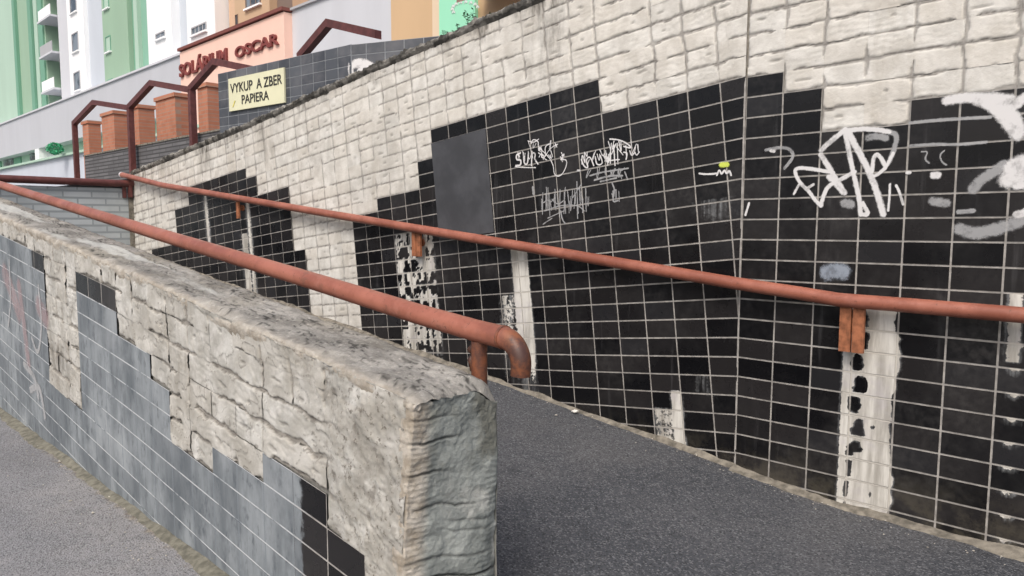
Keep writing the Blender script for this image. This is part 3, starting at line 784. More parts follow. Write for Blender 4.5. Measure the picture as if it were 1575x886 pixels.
# horizontal board marks with black cracks, wandering
wv = Zr + .035 * O2 + (fbm(O2 * 3, Zr * 5, 62) - .5) * .035
ck = np.zeros_like(wv)
for i, (z0, st, a0, a1) in enumerate(((.865, .5, .05, .45), (.80, .8, 0, .5), (.70, .8, 0, .35), (.60, .7, .05, .7), (.52, .35, .3, 1), (.44, .5, .0, .9), (.38, .95, .15, 1.0), (.31, .85, .2, 1.0), (.27, .6, .2, .8), (.22, .8, .25, .9), (.15, .6, .1, .9), (.55, .4, .4, 1), (.33, .5, .1, .6))):
    ck = np.maximum(ck, np.exp(-((wv - z0) / .0042) ** 2) * st * band(O2, a0, a1, .1))
Sx = Sx - ck * .008 + (fbm(O2 * 1.2, wv * 22, 63) - .5) * .006 + (fbm(O2 * 7, Zr * 22, 66) - .5) * .008 + (np.floor(fbm(O2 * 2.2, Zr * 6, 67) * 6) / 6 - .5) * .010 + np.abs(((wv * 62) % 1) - .5) * .004 * sst(.4, .6, fbm(O2 * 2, Zr * 4, 68))
padE = sst(.56, .70, fbm(O2 * 3, Zr * 7, 64)) * .8 * sst(.5, .8, O2 + .2)
am = .28 + .72 * sst(.92, 1, Z2)
Pe = disp(lw(Sx, O2 * THK + .0, Zr), am)
wrap = [disp(lw(Sx[:1] - q_, 0 * Sx[:1] - .001 + w_, Zr[:1]), am[:1]) for q_, w_ in ((.075, .008), (.05, .002), (.02, -.002))]
Pe = np.concatenate(wrap + [Pe], 0)
cat = lambda a_: np.concatenate([a_[:1]] * 3 + [a_], 0)
en.grid(Pe, 0, True, flip=True, cold=cat(sst(.06, .20, O2 + (fbm(O2 * 0, Zr * 9, 65) - .5) * .12) * .95), warm=cat(sst(.24, .08, O2) * .9), crack=cat(np.clip(ck, 0, 1)), pad=cat(padE))
en.build('end_face', M['concrete'], LOW)
# ramp-side face and core
core = MB(); 
ss = -np.concatenate([np.linspace(.006, 1, 60), np.linspace(1.05, 9, 80)]); zz = np.linspace(-.1, 0, 2)
S3, Q = np.meshgrid(ss, np.linspace(0, 1, 24), indexing='ij'); Z3 = (lowtop(S3) - .11) * Q
core.grid(disp(lw(S3, THK + 0 * S3, Z3), .5), 0, True, flip=True, cold=.4, warm=0, crack=0, pad=0)
core.add([lw(-.135, .014, -.1), lw(-.05, THK - .03, -.1), lw(-.05, THK - .03, .84), lw(-.035, .014, .885), lw(-9, .014, -.1), lw(-9, THK - .03, -.1), lw(-9, THK - .03, 1.87), lw(-9, .014, 1.89)],
         [(0, 1, 2, 3), (4, 7, 6, 5), (0, 3, 7, 4), (1, 5, 6, 2), (3, 2, 6, 7)], 0, False, cold=.3, warm=0, crack=0, pad=0)
core.build('concrete_core', M['concrete'], LOW)
# old paint smears on the far tiles
mb = MB()
for pts, wd in (([(8, 420), (20, 450), (30, 480)], .14), ([(30, 440), (38, 500), (45, 560)], .10), ([(60, 470), (72, 490)], .12)):
    ribbon(mb, L, pts, wd, .004)
flush(mb, .01)
mb.build('pink_paint_smear', M['pink'], LOW)
mb = MB()
for pts, wd in (([(38, 560), (55, 580), (60, 610)], .05), ([(48, 600), (62, 590), (70, 640)], .05), ([(60, 440), (66, 500), (60, 550), (50, 520)], .03), ([(15, 400), (18, 460), (14, 500)], .03)):
    ribbon(mb, L, pts, wd, .0042)
flush(mb, .006)
mb.build('white_paint_smear', M['spray2'], LOW)

# ------------------------------------------------------------------ handrails
def hand(name, pts, r, label, wear=None, n=20, sub=True):
    root = empty(name, pts[0], label=label, cat='handrail')
    mb = MB(); mb.tube(pts, r, n)
    return root, mb
RA = A.off(.075); RB = B.off(.075)
RR = .0335
pa = [RA.at(188, 269), RA.at(250, 285)]
for q in [(500, 328), (800, 378.5), (1130, 435.5)]: pa.append(RA.at(*q))
pts = pa + [RB.at(1230, 451), RB.at(1290, 461), RB.at(1330, 464.5), RB.at(1400, 470), RB.at(1575, 485)]
d = pts[-1] - pts[-2]; pts.append(pts[-1] + d * 2.2)
pts = [np.array(p) for p in pts]
RAIL = empty('wall_handrail', pts[0], label='long red-brown round handrail bracketed to the black tiled wall', cat='handrail')
mb = MB(); mb.tube(pts, RR, 24); mb.a = {'wear': [0.0] * len(mb.v)}
mb.build('rail_tube', M['rail'], RAIL)
e = MB(); dd = pts[0] - pts[1]; dd /= np.linalg.norm(dd); e.tube([pts[0] - dd * .0, pts[0] + dd * .03], RR * 1.01, 20)
e.build('pale_end_cap', m_plain('bare_pale_metal', (.6, .6, .62), .1), RAIL)
def bracket(pl, x, ytop, y0, w2, drop, double=True):
    mb = MB(); s, z = pl.off(.075).sz(x, ytop)
    ws = [(-w2 - .004, -.004), (.004, w2 + .004)] if double else [(-w2 / 2, w2 / 2)]
    for a, b in ws:
        mb.slab(pl, s + a, s + b, z - drop, z - .015, .048, .066)     # vertical strap
    mb.slab(pl, s - .008, s + .008, z - drop * .62, z - drop * .35, .0, .05)   # stub into the wall
    mb.tube([pl.P(s, z - drop * .5, .0), pl.P(s, z - drop * .5, .012)], .03, 14)
    return mb.build('bracket', M['bracket'], RAIL)
bracket(B, 1310, 463, 540, .052, .245)
bracket(A, 638, 352, 396, .046, .21)
bracket(A, 363, 304, 338, .050, .21, False)
# lower rail above the parapet wall, with its hooked end
RL = L.off(-.365)
lp = [RL.at(-30, 274.5), RL.at(0, 284.5), RL.at(97, 314.5), RL.at(253, 363), RL.at(500, 438), RL.at(640, 482), RL.at(730, 508), RL.at(775, 519)]
dd = lp[0] - lp[2]; dd /= np.linalg.norm(dd)
lp = [lp[0] + dd * 4.2] + lp
# hook
a0 = lp[-1]; t = lp[-1] - lp[-2]; t /= np.linalg.norm(t); R_ = .078
up = np.array([0, 0, 1.]) - t * t[2]; up /= np.linalg.norm(up)
cen = a0 - up * R_
hook = [cen + R_ * (math.cos(a) * up + math.sin(a) * t) for a in np.linspace(.12, 1.62, 14)]
endp = hook[-1] + (hook[-1] - hook[-2]) / np.linalg.norm(hook[-1] - hook[-2]) * .022
LR = empty('parapet_handrail', lp[-1], label='thick red-brown round handrail above the low wall with a hooked rusty end', cat='handrail')
mb = MB(); RR2 = .0355; allp = lp + hook + [endp]; mb.tube(allp, [RR2] * len(lp) + [RR2 * .97 - .0035 * i / 14 for i in range(len(hook))] + [RR2 * .86], 26)
vv = np.array(mb.v); dist = (vv - a0) @ t; mb.a = {'wear': list(np.clip((dist + .02) / .07, 0, 1) * .92)}
mb.build('rail_tube', M['rail'], LR)
# near-black disc painting the shade inside the open pipe end
o_ = MB(); dn = (endp - hook[-1]); dn /= np.linalg.norm(dn); o_.tube([endp - dn * .002, endp + dn * .0015], RR2 * .72, 20)
o_.build('pipe_end_shade', m_plain('pipe_bore_shade', (.02, .015, .012), .1), LR)
# weld ring where the elbow starts
wr = MB(); wr.tube([a0 - t * .006, a0 + t * .004], RR2 * 1.05, 24); wr.a = {'wear': [.7] * len(wr.v)}
wr.build('weld_ring', M['rail'], LR)
def post(s, zt, zb):
    mb = MB(); p = RL.P(s, zt, 0); mb.tube([p, p - np.array([0, 0, zt - zb])], .026, 18); mb.a = {'wear': [.85] * len(mb.v)}
    return mb.build('post', M['rail'], LR)
ps, pz_ = RL.sz(737, 520)
post(ps, pz_ - .01, lowtop(-.1) - .32)
# torn fixing plate beside the post
tp = MB()
for i in range(0):
    q = RL.P(ps - .035 - .006 * math.sin(i * 2.2), pz_ - .035 - i * .014, .0)
    tp.box(q, RL.h * (.010 + .004 * math.sin(i * 3.1)), RL.n * .006, np.array([0, 0, .009]))
q0 = RL.P(ps, pz_ - .02, 0)
tp.tube([RL.P(ps - .028 - .010 * math.sin(i * .5), pz_ - .03 - i * .012, .006 * math.sin(i * 1.7)) for i in range(10)], [.010 + .005 * math.sin(i * 2.3) for i in range(10)], 9)
tp.a = {'wear': [1.0] * len(tp.v)}; tp.build('torn_fixing_plate', M['rail'], LR)
for s_ in (-2.3, -4.4, -6.5): post(s_, float(np.interp(s_, [RL.sz(0, 284.5)[0], RL.sz(640, 482)[0]], [RL.sz(0, 284.5)[1], RL.sz(640, 482)[1]])) if s_ > -4.6 else lp[1][2] + (-4.6 - s_) * .1165, lowtop(s_) - .1) if False else None

# ------------------------------------------------------------------ end wall of the ramp, with dark rail
PE = A.P(S_END, 0, 0)
class PerpPlane(Plane):
    pass
C_ = PerpPlane.__new__(PerpPlane); C_.h = -A.n; C_.n = A.h; C_.p0 = np.array([PE[0], PE[1], 0.])
EW = empty('end_wall', C_.P(-1.4, 1, 0) if False else PE, label='weathered blue-grey brick wall closing the far end of the ramp', cat='wall')
zt = C_.sz(100, 287)[1]
mb = MB(); mb.slab(C_, -9, .0, -.1, zt, -.3, 0.0)
mb.build('brickwork', M['bluebrick'], EW)
mb = MB(); mb.slab(C_, -.05, .06, .6, zt + .06, -.05, .02); 
mb.build('corner_pier', M['curb'], EW)
DR = empty('dark_rail', C_.P(-1, zt, 0), label='dark maroon horizontal rail on top of the far blue-grey wall', cat='handrail')
mb = MB(); mb.tube([C_.P(-9, zt + .075 + .015 * 1.65, .03), C_.P(.02, zt + .06, .03)], .045, 14); mb.build('rail_tube', M['metal'], DR)
for s_ in (-3.2, -1.7, -.1):
    mb = MB(); mb.slab(C_, s_ - .02, s_ + .02, zt - .12 if s_ > -.2 else zt, zt + .06, .0, .03); mb.build('post', M['metal'], DR)
mb = MB(); mb.slab(A, S_END + .02, S_END + .07, 1.72, 1.98, .02, .06); mb.build('post', M['metal'], RAIL)

# ------------------------------------------------------------------ terrace behind the tall wall
tr = MB()
ss = np.linspace(-26, 3.5, 60); oo = np.linspace(-.3, -40, 12)
S_, O_ = np.meshgrid(ss, oo, indexing='ij'); P = np.empty(S_.shape + (3,))
for i in range(3): P[..., i] = A.p0[i] - S_ * A.h[i] - O_ * A.n[i]
zt_ = np.vectorize(lambda s: topz(max(s, S_END)) if s > S_END else topz(S_END) - .08 * 0)(S_)
P[..., 2] = zt_ - .03 - .12 * np.clip((-O_ - .35) / 1.0, 0, 1)
tr.grid(P, 0, False, dirt=.2)
tag(tr.build('terrace', M['walk']), kind='structure')
lt = MB()   # landing beyond the end wall
P0 = [C_.P(-9, 1.75, -.3), C_.P(0.0, 1.75, -.3), C_.P(0.0, 1.75, -20), C_.P(-9, 1.75, -20)]
lt.add(P0, [(0, 1, 2, 3)], dirt=0); tag(lt.build('landing', M['walk']), kind='structure')

# ------------------------------------------------------------------ gabled metal frames and brick pillars
Zr = 13.0
def plane_through(vx, x, Z):
    r = ray(x, HY); t = Z / (r @ FV); p = C0 + t * r; return Plane(vx, (p[0], p[1]))
FR = plane_through(-400, 300, 13.0)
FG = 'gabled maroon metal frames on the terrace'
ez = 3.69
bays = [(118, 205, 155), (205, 300, 240), (300, 404, 345), (404, 600, 500)]
px_s = lambda x: FR.sz(x, 200)[0]
names = ['leftmost of the maroon gabled frames, above the dark rail', 'second maroon gabled frame from the left, in front of brick pillars', 'third maroon gabled frame from the left, rising to the yellow sign', 'rightmost maroon gable peak showing above the grey tiled wall']
sb = [px_s(118), px_s(205), px_s(300), px_s(300) * 2 - px_s(205) if False else px_s(392), None]
bw = sb[1] - sb[0]
starts = [px_s(114), px_s(200), px_s(295), px_s(465) - .02]
ends = [px_s(200) - .12, px_s(295) - .12, px_s(392), px_s(575)]
for i in range(4):
    s0, s1 = starts[i], ends[i]
    e_z = ez; a_z = e_z + .33
    root = empty('gabled_frame', FR.P(s0, topz(S_END) - .1, 0), label=names[i], cat='metal frame', group=FG)
    mid = s0 + (s1 - s0) * .44
    base = 1.65
    for nm, (u0, u1) in (('post', (s0, s0 + .11)), ('post', (s1 - .06, s1 + .0))):
        if u0 > s0 and i != 2: continue
        mb = MB(); mb.slab(FR, u0, u1, base, e_z - .01, -.05, .05); mb.build('post', M['metal'], root)
    for (qa, za, qb, zb) in ((s0, e_z, mid, a_z), (mid, a_z, s1 + .12, e_z)):
        mb = MB(); v = []
        for o__ in (-.05, .05):
            v += [FR.P(qa, za - .06, o__), FR.P(qb, zb - .06, o__), FR.P(qb, zb + .045, o__), FR.P(qa, za + .045, o__)]
        mb.add(v, [(0, 1, 2, 3), (7, 6, 5, 4), (0, 4, 5, 1), (3, 2, 6, 7), (0, 3, 7, 4), (1, 5, 6, 2)]); mb.build('rafter', M['metal'], root)
PG = 'orange brick pillars behind the metal frames'
FP = FR.off(-1.0)
pl_lab = ['narrow orange brick pillar beside the leftmost maroon post', 'wide pale-stained orange brick pillar in the first gabled bay', 'narrow orange brick pillar just right of the second maroon post', 'widest orange brick pillar, in the middle of the second gabled bay', 'orange brick pillar left of the grey wall with the yellow sign']
# (x0, x1 of the long face, top y, side-face width px to the right)
for i, (x0, x1, yt) in enumerate(((127, 136, 186), (157, 176, 172), (206, 214, 161), (241, 271, 146), (306, 321, 128))):
    s0, s1 = FP.sz(x0, 200)[0], FP.sz(x1, 200)[0]
    zt2 = FP.sz((x0 + x1) / 2, yt)[1]
    root = empty('brick_pillar', FP.P((s0 + s1) / 2, 1.6, 0), label=pl_lab[i], cat='pillar', group=PG)
    wd = .62 if i in (1, 3) else .4
    # the pillar's broad face is turned towards the viewer
    sa = s0; dp_ = (.30, .42, .36, .40, .34)[i]
    mb = MB(); mb.slab(FP, sa, s1, 1.4, zt2 - .08, -dp_, .0); mb.build('shaft', M['brick'], root)
    mb = MB(); mb.slab(FP, sa - .03, s1 + .03, zt2 - .08, zt2, -dp_ - .03, .03); mb.build('cap', M['brick'], root)
# thin fence rails between pillars
FN = empty('terrace_fence', FP.P(px_s(118), 1.7, -.3), label='thin dark horizontal bars running between the orange brick pillars', cat='fence')
s0, s1 = FP.sz(120, 200)[0], FP.sz(335, 200)[0]
for k, z in enumerate((2.75, 3.0)):
    mb = MB(); mb.slab(FP, s0, s1, z - .02, z + .02, -.24, -.20); mb.build('bar', M['metal'], FN)
# low grey clad wall under the frames
FW = FR.off(-.12)
LW = empty('clad_wall', FW.P(px_s(205), 1.6, 0), label='low charcoal strip-clad wall below the brick pillars', cat='wall')
z2 = FW.sz(250, 218)[1]
mb = MB(); mb.slab(FW, FW.sz(130, 240)[0], FW.sz(345, 240)[0], 1.3, z2, -.22, 0); mb.build('cladding', M['greytile2'], LW)
mb = MB(); mb.slab(FW, FW.sz(130, 240)[0] - .02, FW.sz(345, 240)[0], z2, z2 + .03, -.25, .02); mb.build('coping', M['curb'], LW)

# ------------------------------------------------------------------ grey tiled wall with the yellow sign
D1 = plane_through(-690, 540, 8.6); D2 = plane_through(-2200, 540, 8.6)
zD = D1.sz(540, 68)[1]
DW = empty('sign_wall', D1.P(-1, 2.2, 0), label='charcoal tiled wall on the terrace carrying the yellow sign', cat='wall')
def dw(pl, sA, sB, seed):
    # real tiles with pale joints
    mb = MB(); w_, h_ = .235, .118; n = int(round((sB - sA) / w_)); w_ = (sB - sA) / n
    rows = int((zD - 1.6) / h_)
    for i in range(n):
        for r in range(rows):
            z1 = zD - r * h_; g_ = .005
            P = np.array([[pl.P(sA + i * w_ + g_, z1 - h_ + g_, 0), pl.P(sA + i * w_ + g_, z1 - g_, 0)], [pl.P(sA + (i + 1) * w_ - g_, z1 - h_ + g_, 0), pl.P(sA + (i + 1) * w_ - g_, z1 - g_, 0)]])
            mb.grid(P, 0, False, rnd=hh(i, r, seed))
    mb.slab(pl, sA, sB, 1.4, zD, -.25, -.003, 1)
    for k in mb.a: mb.a[k] += [0.] * (len(mb.v) - len(mb.a[k]))
    return mb
def m_dt():
    t = NT('dusty_charcoal_tile', .5, .45); r = t.attr('rnd'); n = t.noise(2.5, 5, .6)
    c = t.mix(r, (.050, .056, .068), (.095, .105, .12)); c = t.mix(t.math('MULTIPLY', t.ramp(n, .42, .7), .5), c, (.19, .19, .20))
    return t.out(c)
M['dt'] = m_dt(); M['dj'] = m_plain('pale_tile_joint', (.27, .29, .31), .2, 8)
dw(D1, D1.sz(336, 150)[0], D1.sz(540, 100)[0], 5).build('tile_cladding', [M['dt'], M['dj']], DW)
dw(D2, 0.0, D2.sz(740, 50)[0] + 1.5, 6).build('tile_cladding', [M['dt'], M['dj']], DW)
mb = MB()
for pts, wd in (([(541, 116), (539, 102), (548, 95), (560, 95), (572, 101)], .07), ([(552, 118), (553, 107), (563, 104), (574, 108)], .06), ([(541, 100), (556, 99), (572, 102)], .08)):
    ribbon(mb, D2, pts, wd, .006)
flush(mb, .01)
mb.build('white_painted_face', M['spray'], DW)

def text_mesh(s, size, ext, bold=0.0):
    cu = bpy.data.curves.new('lettering', 'FONT'); cu.body = s; cu.size = size; cu.extrude = ext; cu.offset = bold; cu.align_x = 'LEFT'; cu.resolution_u = 4
    ob = bpy.data.objects.new('lettering', cu); COL.objects.link(ob)
    dg = bpy.context.evaluated_depsgraph_get(); me = bpy.data.meshes.new_from_object(ob.evaluated_get(dg))
    bpy.data.objects.remove(ob); bpy.data.curves.remove(cu)
    n = len(me.vertices); v = np.empty(n * 3, 'f'); me.vertices.foreach_get('co', v); v = v.reshape(-1, 3)
    fs = [tuple(p.vertices) for p in me.polygons]; bpy.data.meshes.remove(me)
    return v, fs
def place_text(s, pl, sA, sB, z0, z1, off, mat, name, parent, ext=.01, bold=0.0, slant=0.0):
    v, fs = text_mesh(s, 1.0, .02, bold)
    x0, x1, y0, y1 = v[:, 0].min(), v[:, 0].max(), v[:, 1].min(), v[:, 1].max()
    mb = MB(); vs = []
    for p in v:
        a = (p[0] - x0) / (x1 - x0); b = (p[1] - y0) / (y1 - y0)
        vs.append(pl.P(sA + (sB - sA) * a, z0 + (z1 - z0) * b, off + p[2] / .02 * ext))
    mb.add(vs, fs); return mb.build(name, mat, parent)
M['ink'] = m_plain('black_lettering', (.03, .03, .03), .2)
M['signy'] = m_plain('pale_yellow_board', (.68, .68, .48), .06, 2)
SG = empty('paper_collection_sign', D1.P(D1.sz(355, 150)[0], D1.sz(355, 175)[1], .03), label='pale yellow board reading VYKUP A ZBER PAPIERA on the charcoal wall', cat='sign')
sA, sB = D1.sz(355, 150)[0], D1.sz(440, 130)[0]
zb = (D1.sz(356, 174)[1] + D1.sz(440, 156)[1]) / 2; zt3 = (D1.sz(355, 124)[1] + D1.sz(440, 102)[1]) / 2
mb = MB(); mb.slab(D1, sA, sB, zb, zt3, .005, .03); mb.build('board', M['signy'], SG)
hgt = zt3 - zb; wdt = sB - sA
place_text('VYKUP  A ZBER', D1, sA + wdt * .04, sA + wdt * .97, zb + hgt * .54, zb + hgt * .83, .034, M['ink'], 'lettering', SG, .002, .008)
place_text('PAPIERA', D1, sA + wdt * .25, sA + wdt * .74, zb + hgt * .16, zb + hgt * .43, .034, M['ink'], 'lettering', SG, .002, .008)
place_text('✓' if False else '/', D1, sA + wdt * .07, sA + wdt * .13, zb + hgt * .12, zb + hgt * .30, .034, m_plain('yellow_tick_paint', (.70, .62, .15), .1), 'faint_mark', SG, .002)

# ------------------------------------------------------------------ buildings
G = plane_through(-385, 370, 38.0)
ZP = 10.8
def gs(x, y=80): return G.sz(x, y)[0]
def hz(x, y): return G.sz(x, y)[1]
def mcol(name, c, var=.03, streak=True): return m_plain(name, c, var, .6, .85, 0, streak)
GREEN, GREEND, GREENL = mcol('light_green_render', (.31, .46, .34)), mcol('dark_green_render', (.17, .36, .26)), mcol('pale_green_render', (.42, .58, .48))
WHITE, LGREY, BGREY = mcol('white_render', (.88, .90, .91)), mcol('light_grey_render', (.60, .62, .66)), mcol('bluish_grey_render', (.55, .60, .66))
PODG = mcol('grey_render', (.50, .52, .56)); TAN = mcol('tan_render', (.56, .40, .26)); TAND = mcol('dark_tan_render', (.46, .31, .20)); BRN = mcol('brown_render', (.20, .15, .125))
PINK = mcol('pink_render', (.86, .58, .48)); CAP = mcol('dark_red_flashing', (.19, .065, .055)); CREAM = mcol('cream_render', (.72, .58, .42)); MINT = mcol('mint_board', (.33, .75, .52), .03)
def m_glass():
    t = NT('window_glass', .12, .6); n = t.noise(.8, 3); return t.out(t.mix(t.ramp(n, .4, .6), (.06, .07, .08), (.22, .25, .28)))
GLASS = m_glass(); FRAME = mcol('grey_window_frame', (.42, .43, .45))
def slabG(mb, s0, s1, z0, z1, o0, o1): mb.slab(G, s0, s1, z0, z1, o0, o1)
def window(parent, s0, s1, z0, z1, o, mullions=1, frame=None, pane=None):
    f = MB(); t_ = min(.07, (s1 - s0) * .12)
    for (a, b, c, d) in ((s0, s1, z0, z0 + t_), (s0, s1, z1 - t_, z1), (s0, s0 + t_, z0 + t_, z1 - t_), (s1 - t_, s1, z0 + t_, z1 - t_)): slabG(f, a, b, c, d, o - .25, o + .05)
    for k in range(mullions):
        m_ = s0 + (s1 - s0) * (k + 1) / (mullions + 1); slabG(f, m_ - t_ / 2, m_ + t_ / 2, z0 + t_, z1 - t_, o - .2, o + .03)
    fr = f.build('window', frame or FRAME, parent)
    p = MB(); slabG(p, s0 + t_, s1 - t_, z0 + t_, z1 - t_, o - .05, o + .015); p.build('pane', pane or GLASS, fr)
    si = MB(); slabG(si, s0 - .08, s1 + .08, z0 - .09, z0, o, o + .14); si.build('sill', WHITE, fr)
TOP = 46
# --- tower block, green / white
TB = empty('apartment_block', G.P(gs(150), 0, -4), label='tall green, white and grey apartment block at the upper left', cat='building')
def strip_b(name, x0, x1, mat, o0, parent, zb=ZP - .4, y=80, zt=TOP, o_back=-10):
    mb = MB(); slabG(mb, gs(x0, y), gs(x1, y), zb, zt, o_back, o0); return mb.build(name, mat, parent)
G0 = -1.2
strip_b('facade', -150, -1, GREENL, G0, TB)
strip_b('facade', -1, 7, GREENL, G0, TB); strip_b('pilaster', 3.5, 7, GREEND, G0 + .25, TB)
strip_b('facade', 7, 47, GREEN, G0 - .01, TB); strip_b('pilaster', 28, 32.5, GREEND, G0 + .35, TB); strip_b('pilaster', 33, 38, GREENL, G0 + .15, TB); strip_b('pilaster', 38.3, 45, GREEND, G0 + .12, TB)
strip_b('loggia_wall', 47, 66, LGREY, G0 - 1.3, TB)
for k in range(9):
    z = ZP + 1.6 + k * 2.95
    bl = MB(); slabG(bl, gs(46), gs(65.5), z, z + .16, G0 - 1.28, G0 + .55); bo = bl.build('balcony', LGREY, TB)
    p = MB(); slabG(p, gs(47), gs(65), z + .17, z + 1.0, G0 + .45, G0 + .5); p.build('parapet', WHITE if k % 2 == 0 else FRAME, bo)
    p = MB(); slabG(p, gs(50), gs(58), z + .17, z + 2.3, G0 - 1.28, G0 - 1.2); p.build('balcony_door', GLASS, bo)
strip_b('facade', 66, 86, LGREY, G0, TB); strip_b('facade', 86, 110.5, WHITE, G0 + .3, TB); strip_b('facade', 110.5, 137, BGREY, G0, TB)
strip_b('pilaster', 137, 143, GREEND, G0 + .1, TB); strip_b('facade', 143, 181, GREEN, G0 + .5, TB); strip_b('pilaster', 181, 186.5, GREEND, G0 + .2, TB); strip_b('pilaster', 186.5, 192, GREENL, G0 + .35, TB); strip_b('facade', 192, 210.5, GREEND if False else mcol('mid_green_render', (.24, .46, .35)), G0 + .1, TB)
strip_b('facade', 210.5, 247, WHITE, G0 + .5, TB); strip_b('facade', 247, 281, BGREY, G0, TB)
strip_b('facade', 281, 324, WHITE, G0 + .9, TB)
def wins(parent, x0, x1, ys, o, mull=1, dz=2.95, n=9, **k):
    s0, s1 = gs(x0), gs(x1); zt_ = hz(x0, ys[0]); zb_ = hz(x0, ys[1])
    for j in range(-2, n):
        z0, z1 = zb_ + j * dz, zt_ + j * dz
        if z0 < ZP + .3 - .6 and j < 0 and z1 < ZP + .5: continue
        if z1 > TOP: break
        window(parent, s0, s1, max(z0, ZP - .2), z1, o, mull, **k)
wins(TB, 92, 101.5, (49, 79), G0 + .3, 0)
wins(TB, 147, 154.5, (54, 79), G0 + .5, 0, pane=GREENL, frame=GREEND)
wins(TB, 223, 237, (49, 59), G0 + .5, 1)
wins(TB, 288, 311, (41, 54), G0 + .9, 3)
# --- tan block
TN = empty('tan_block', G.P(gs(360), 0, -4), label='tan and brown apartment block rising above the pink fascia', cat='building')
strip_b('facade', 324, 344, mcol('peach_render', (.60, .42, .29)), G0 + .2, TN, y=20); strip_b('facade', 344, 397, TAN, G0 + .6, TN, y=20); strip_b('recess', 397, 432, BRN, G0 + .2, TN, y=20); strip_b('facade', 432, 456, TAND, G0 + .6, TN, y=20)
window(TN, gs(345.5, 30), gs(349, 30), hz(345, 41), hz(345, 20), G0 + .6, 0, frame=BRN)
for j in range(3): window(TN, gs(361, 5), gs(384, 5), hz(361, 11) + j * 2.95, hz(361, 11) + 1.6 + j * 2.95, G0 + .6, 2, frame=BRN)
strip_b('facade', 456, 479, mcol('teal_render', (.18, .45, .33)), G0 + .3, TN, y=8); strip_b('facade', 479, 530, WHITE, G0 + .5, TN, y=4)
window(TN, gs(461, 8), gs(471, 8), ZP + .3, ZP + 2.1, G0 + .3, 0, pane=GREENL)
# --- podium
PD = empty('podium_building', G.P(gs(200), 0, 0), label='long low grey shopping podium with a pink fascia in front of the apartment blocks', cat='building')
zband = hz(60, 228)
mb = MB(); slabG(mb, gs(-260), gs(287, 95), zband, ZP, -14, 0.0); mb.build('grey_parapet', PODG, PD)
mb = MB(); slabG(mb, gs(-260), gs(287, 95), ZP, ZP + .12, -14, .12); mb.build('coping', LGREY, PD)
mb = MB(); slabG(mb, gs(-260), gs(450), -1, zband - 1.25, -14, .35); mb.build('lower_wall', mcol('pale_grey_render', (.55, .59, .66)), PD)
mb = MB(); slabG(mb, gs(-260), gs(450), zband - 1.25, zband - 1.08, -14, .6); mb.build('ledge', GREENL, PD)
mb = MB(); slabG(mb, gs(-260), gs(450), zband - 1.08, zband, -14, -.9); mb.build('shopfront', GREENL, PD)
for i, (x0, x1) in enumerate(((-40, -14), (-10, 4), (6, 16), (30, 38), (41, 53))):
    mb = MB(); slabG(mb, gs(x0, 240), gs(x1, 240), zband - .85, zband - .05, -.9, -.8); o = mb.build('window', GLASS if i % 2 else GREEND, PD)
mb = MB(); slabG(mb, gs(54, 240), gs(60, 240), zband - 1.08, zband, -.9, .0); mb.build('pier', WHITE, PD)
mb = MB(); slabG(mb, gs(60, 240), gs(76, 240), zband - 1.0, zband - .35, -.85, -.75); mb.build('shop_panel', LGREY, PD)
# pink fascia
s0, s1 = gs(291, 93), gs(453, 60)
mb = MB(); slabG(mb, s0, s1, 3, ZP - .1, -3, .5); mb.build('pink_fascia', PINK, PD)
mb = MB(); slabG(mb, s0 - .05, s1 + .05, ZP - .05, ZP + .1, -3, .62); mb.build('dark_red_flashing', CAP, PD)
M['maroonl'] = m_plain('dark_red_letters', (.20, .05, .045), .15, 2)
s_a, s_b = gs(292, 110), gs(366, 92)
za, zb4 = hz(293, 122), hz(293, 105)
place_text('SOLÁRIUM', G, s_a, s_b, za, zb4 + .28, .56, M['maroonl'], 'lettering', PD, .05, .022)
s_a, s_b = gs(379, 85), gs(446, 70)
place_text('OSCAR', G, s_a, s_b, hz(380, 93), hz(380, 76), .56, M['maroonl'], 'lettering', PD, .05, .022)
# grey part right of the fascia
mb = MB(); slabG(mb, gs(450, 50), gs(608, 30), 3, ZP, -6, .1); mb.build('grey_wall', mcol('cool_grey_render', (.56, .58, .62)), PD)
mb = MB(); slabG(mb, gs(450, 50), gs(608, 30), ZP, ZP + .1, -6, .22); mb.build('coping', FRAME, PD)
# --- ochre shop on the right with mint board
OC = empty('ochre_shop', G.P(gs(700), 0, 0), label='ochre rendered shop front behind the wall top, with a mint coloured board', cat='building')
mb = MB(); slabG(mb, gs(608, 30), gs(675, 30), 2, TOP * .5, -8, .2); mb.build('facade', mcol('ochre_render', (.60, .42, .25)), OC)
mb = MB(); slabG(mb, gs(675, 30), gs(687, 30), 2, TOP * .5, -8, .3); mb.build('pilaster', CREAM, OC)
mb = MB(); slabG(mb, gs(687, 30), gs(850, 10), 2, TOP * .5, -8, .2); mb.build('facade', mcol('dark_ochre_render', (.54, .37, .22)), OC)  # right part of the facade in a darker ochre
mb = MB(); slabG(mb, gs(687, 20), gs(742, 20), 2.5, 14, .2, .35); mb.build('mint_board', MINT, OC)
mb = MB()
for k in range(9):
    a = math.radians(205 - k * 26 * .9); xx, yy = 716 + 20 * math.cos(a), 14 - 11 * math.sin(a) 
    ribbon(mb, G.off(.36), [(xx - 1.8, yy + 1), (xx - .5, yy - 2), (xx + 1.8, yy + .5)], .06, .01)
flush(mb, .03)
mb.build('white_board_lettering', M['spray'], OC)
AW = MB(); sA_, sB_ = gs(758, 12), gs(850, 5)
q = G
zz1, zz0 = hz(760, 0) + .5, hz(760, 14)
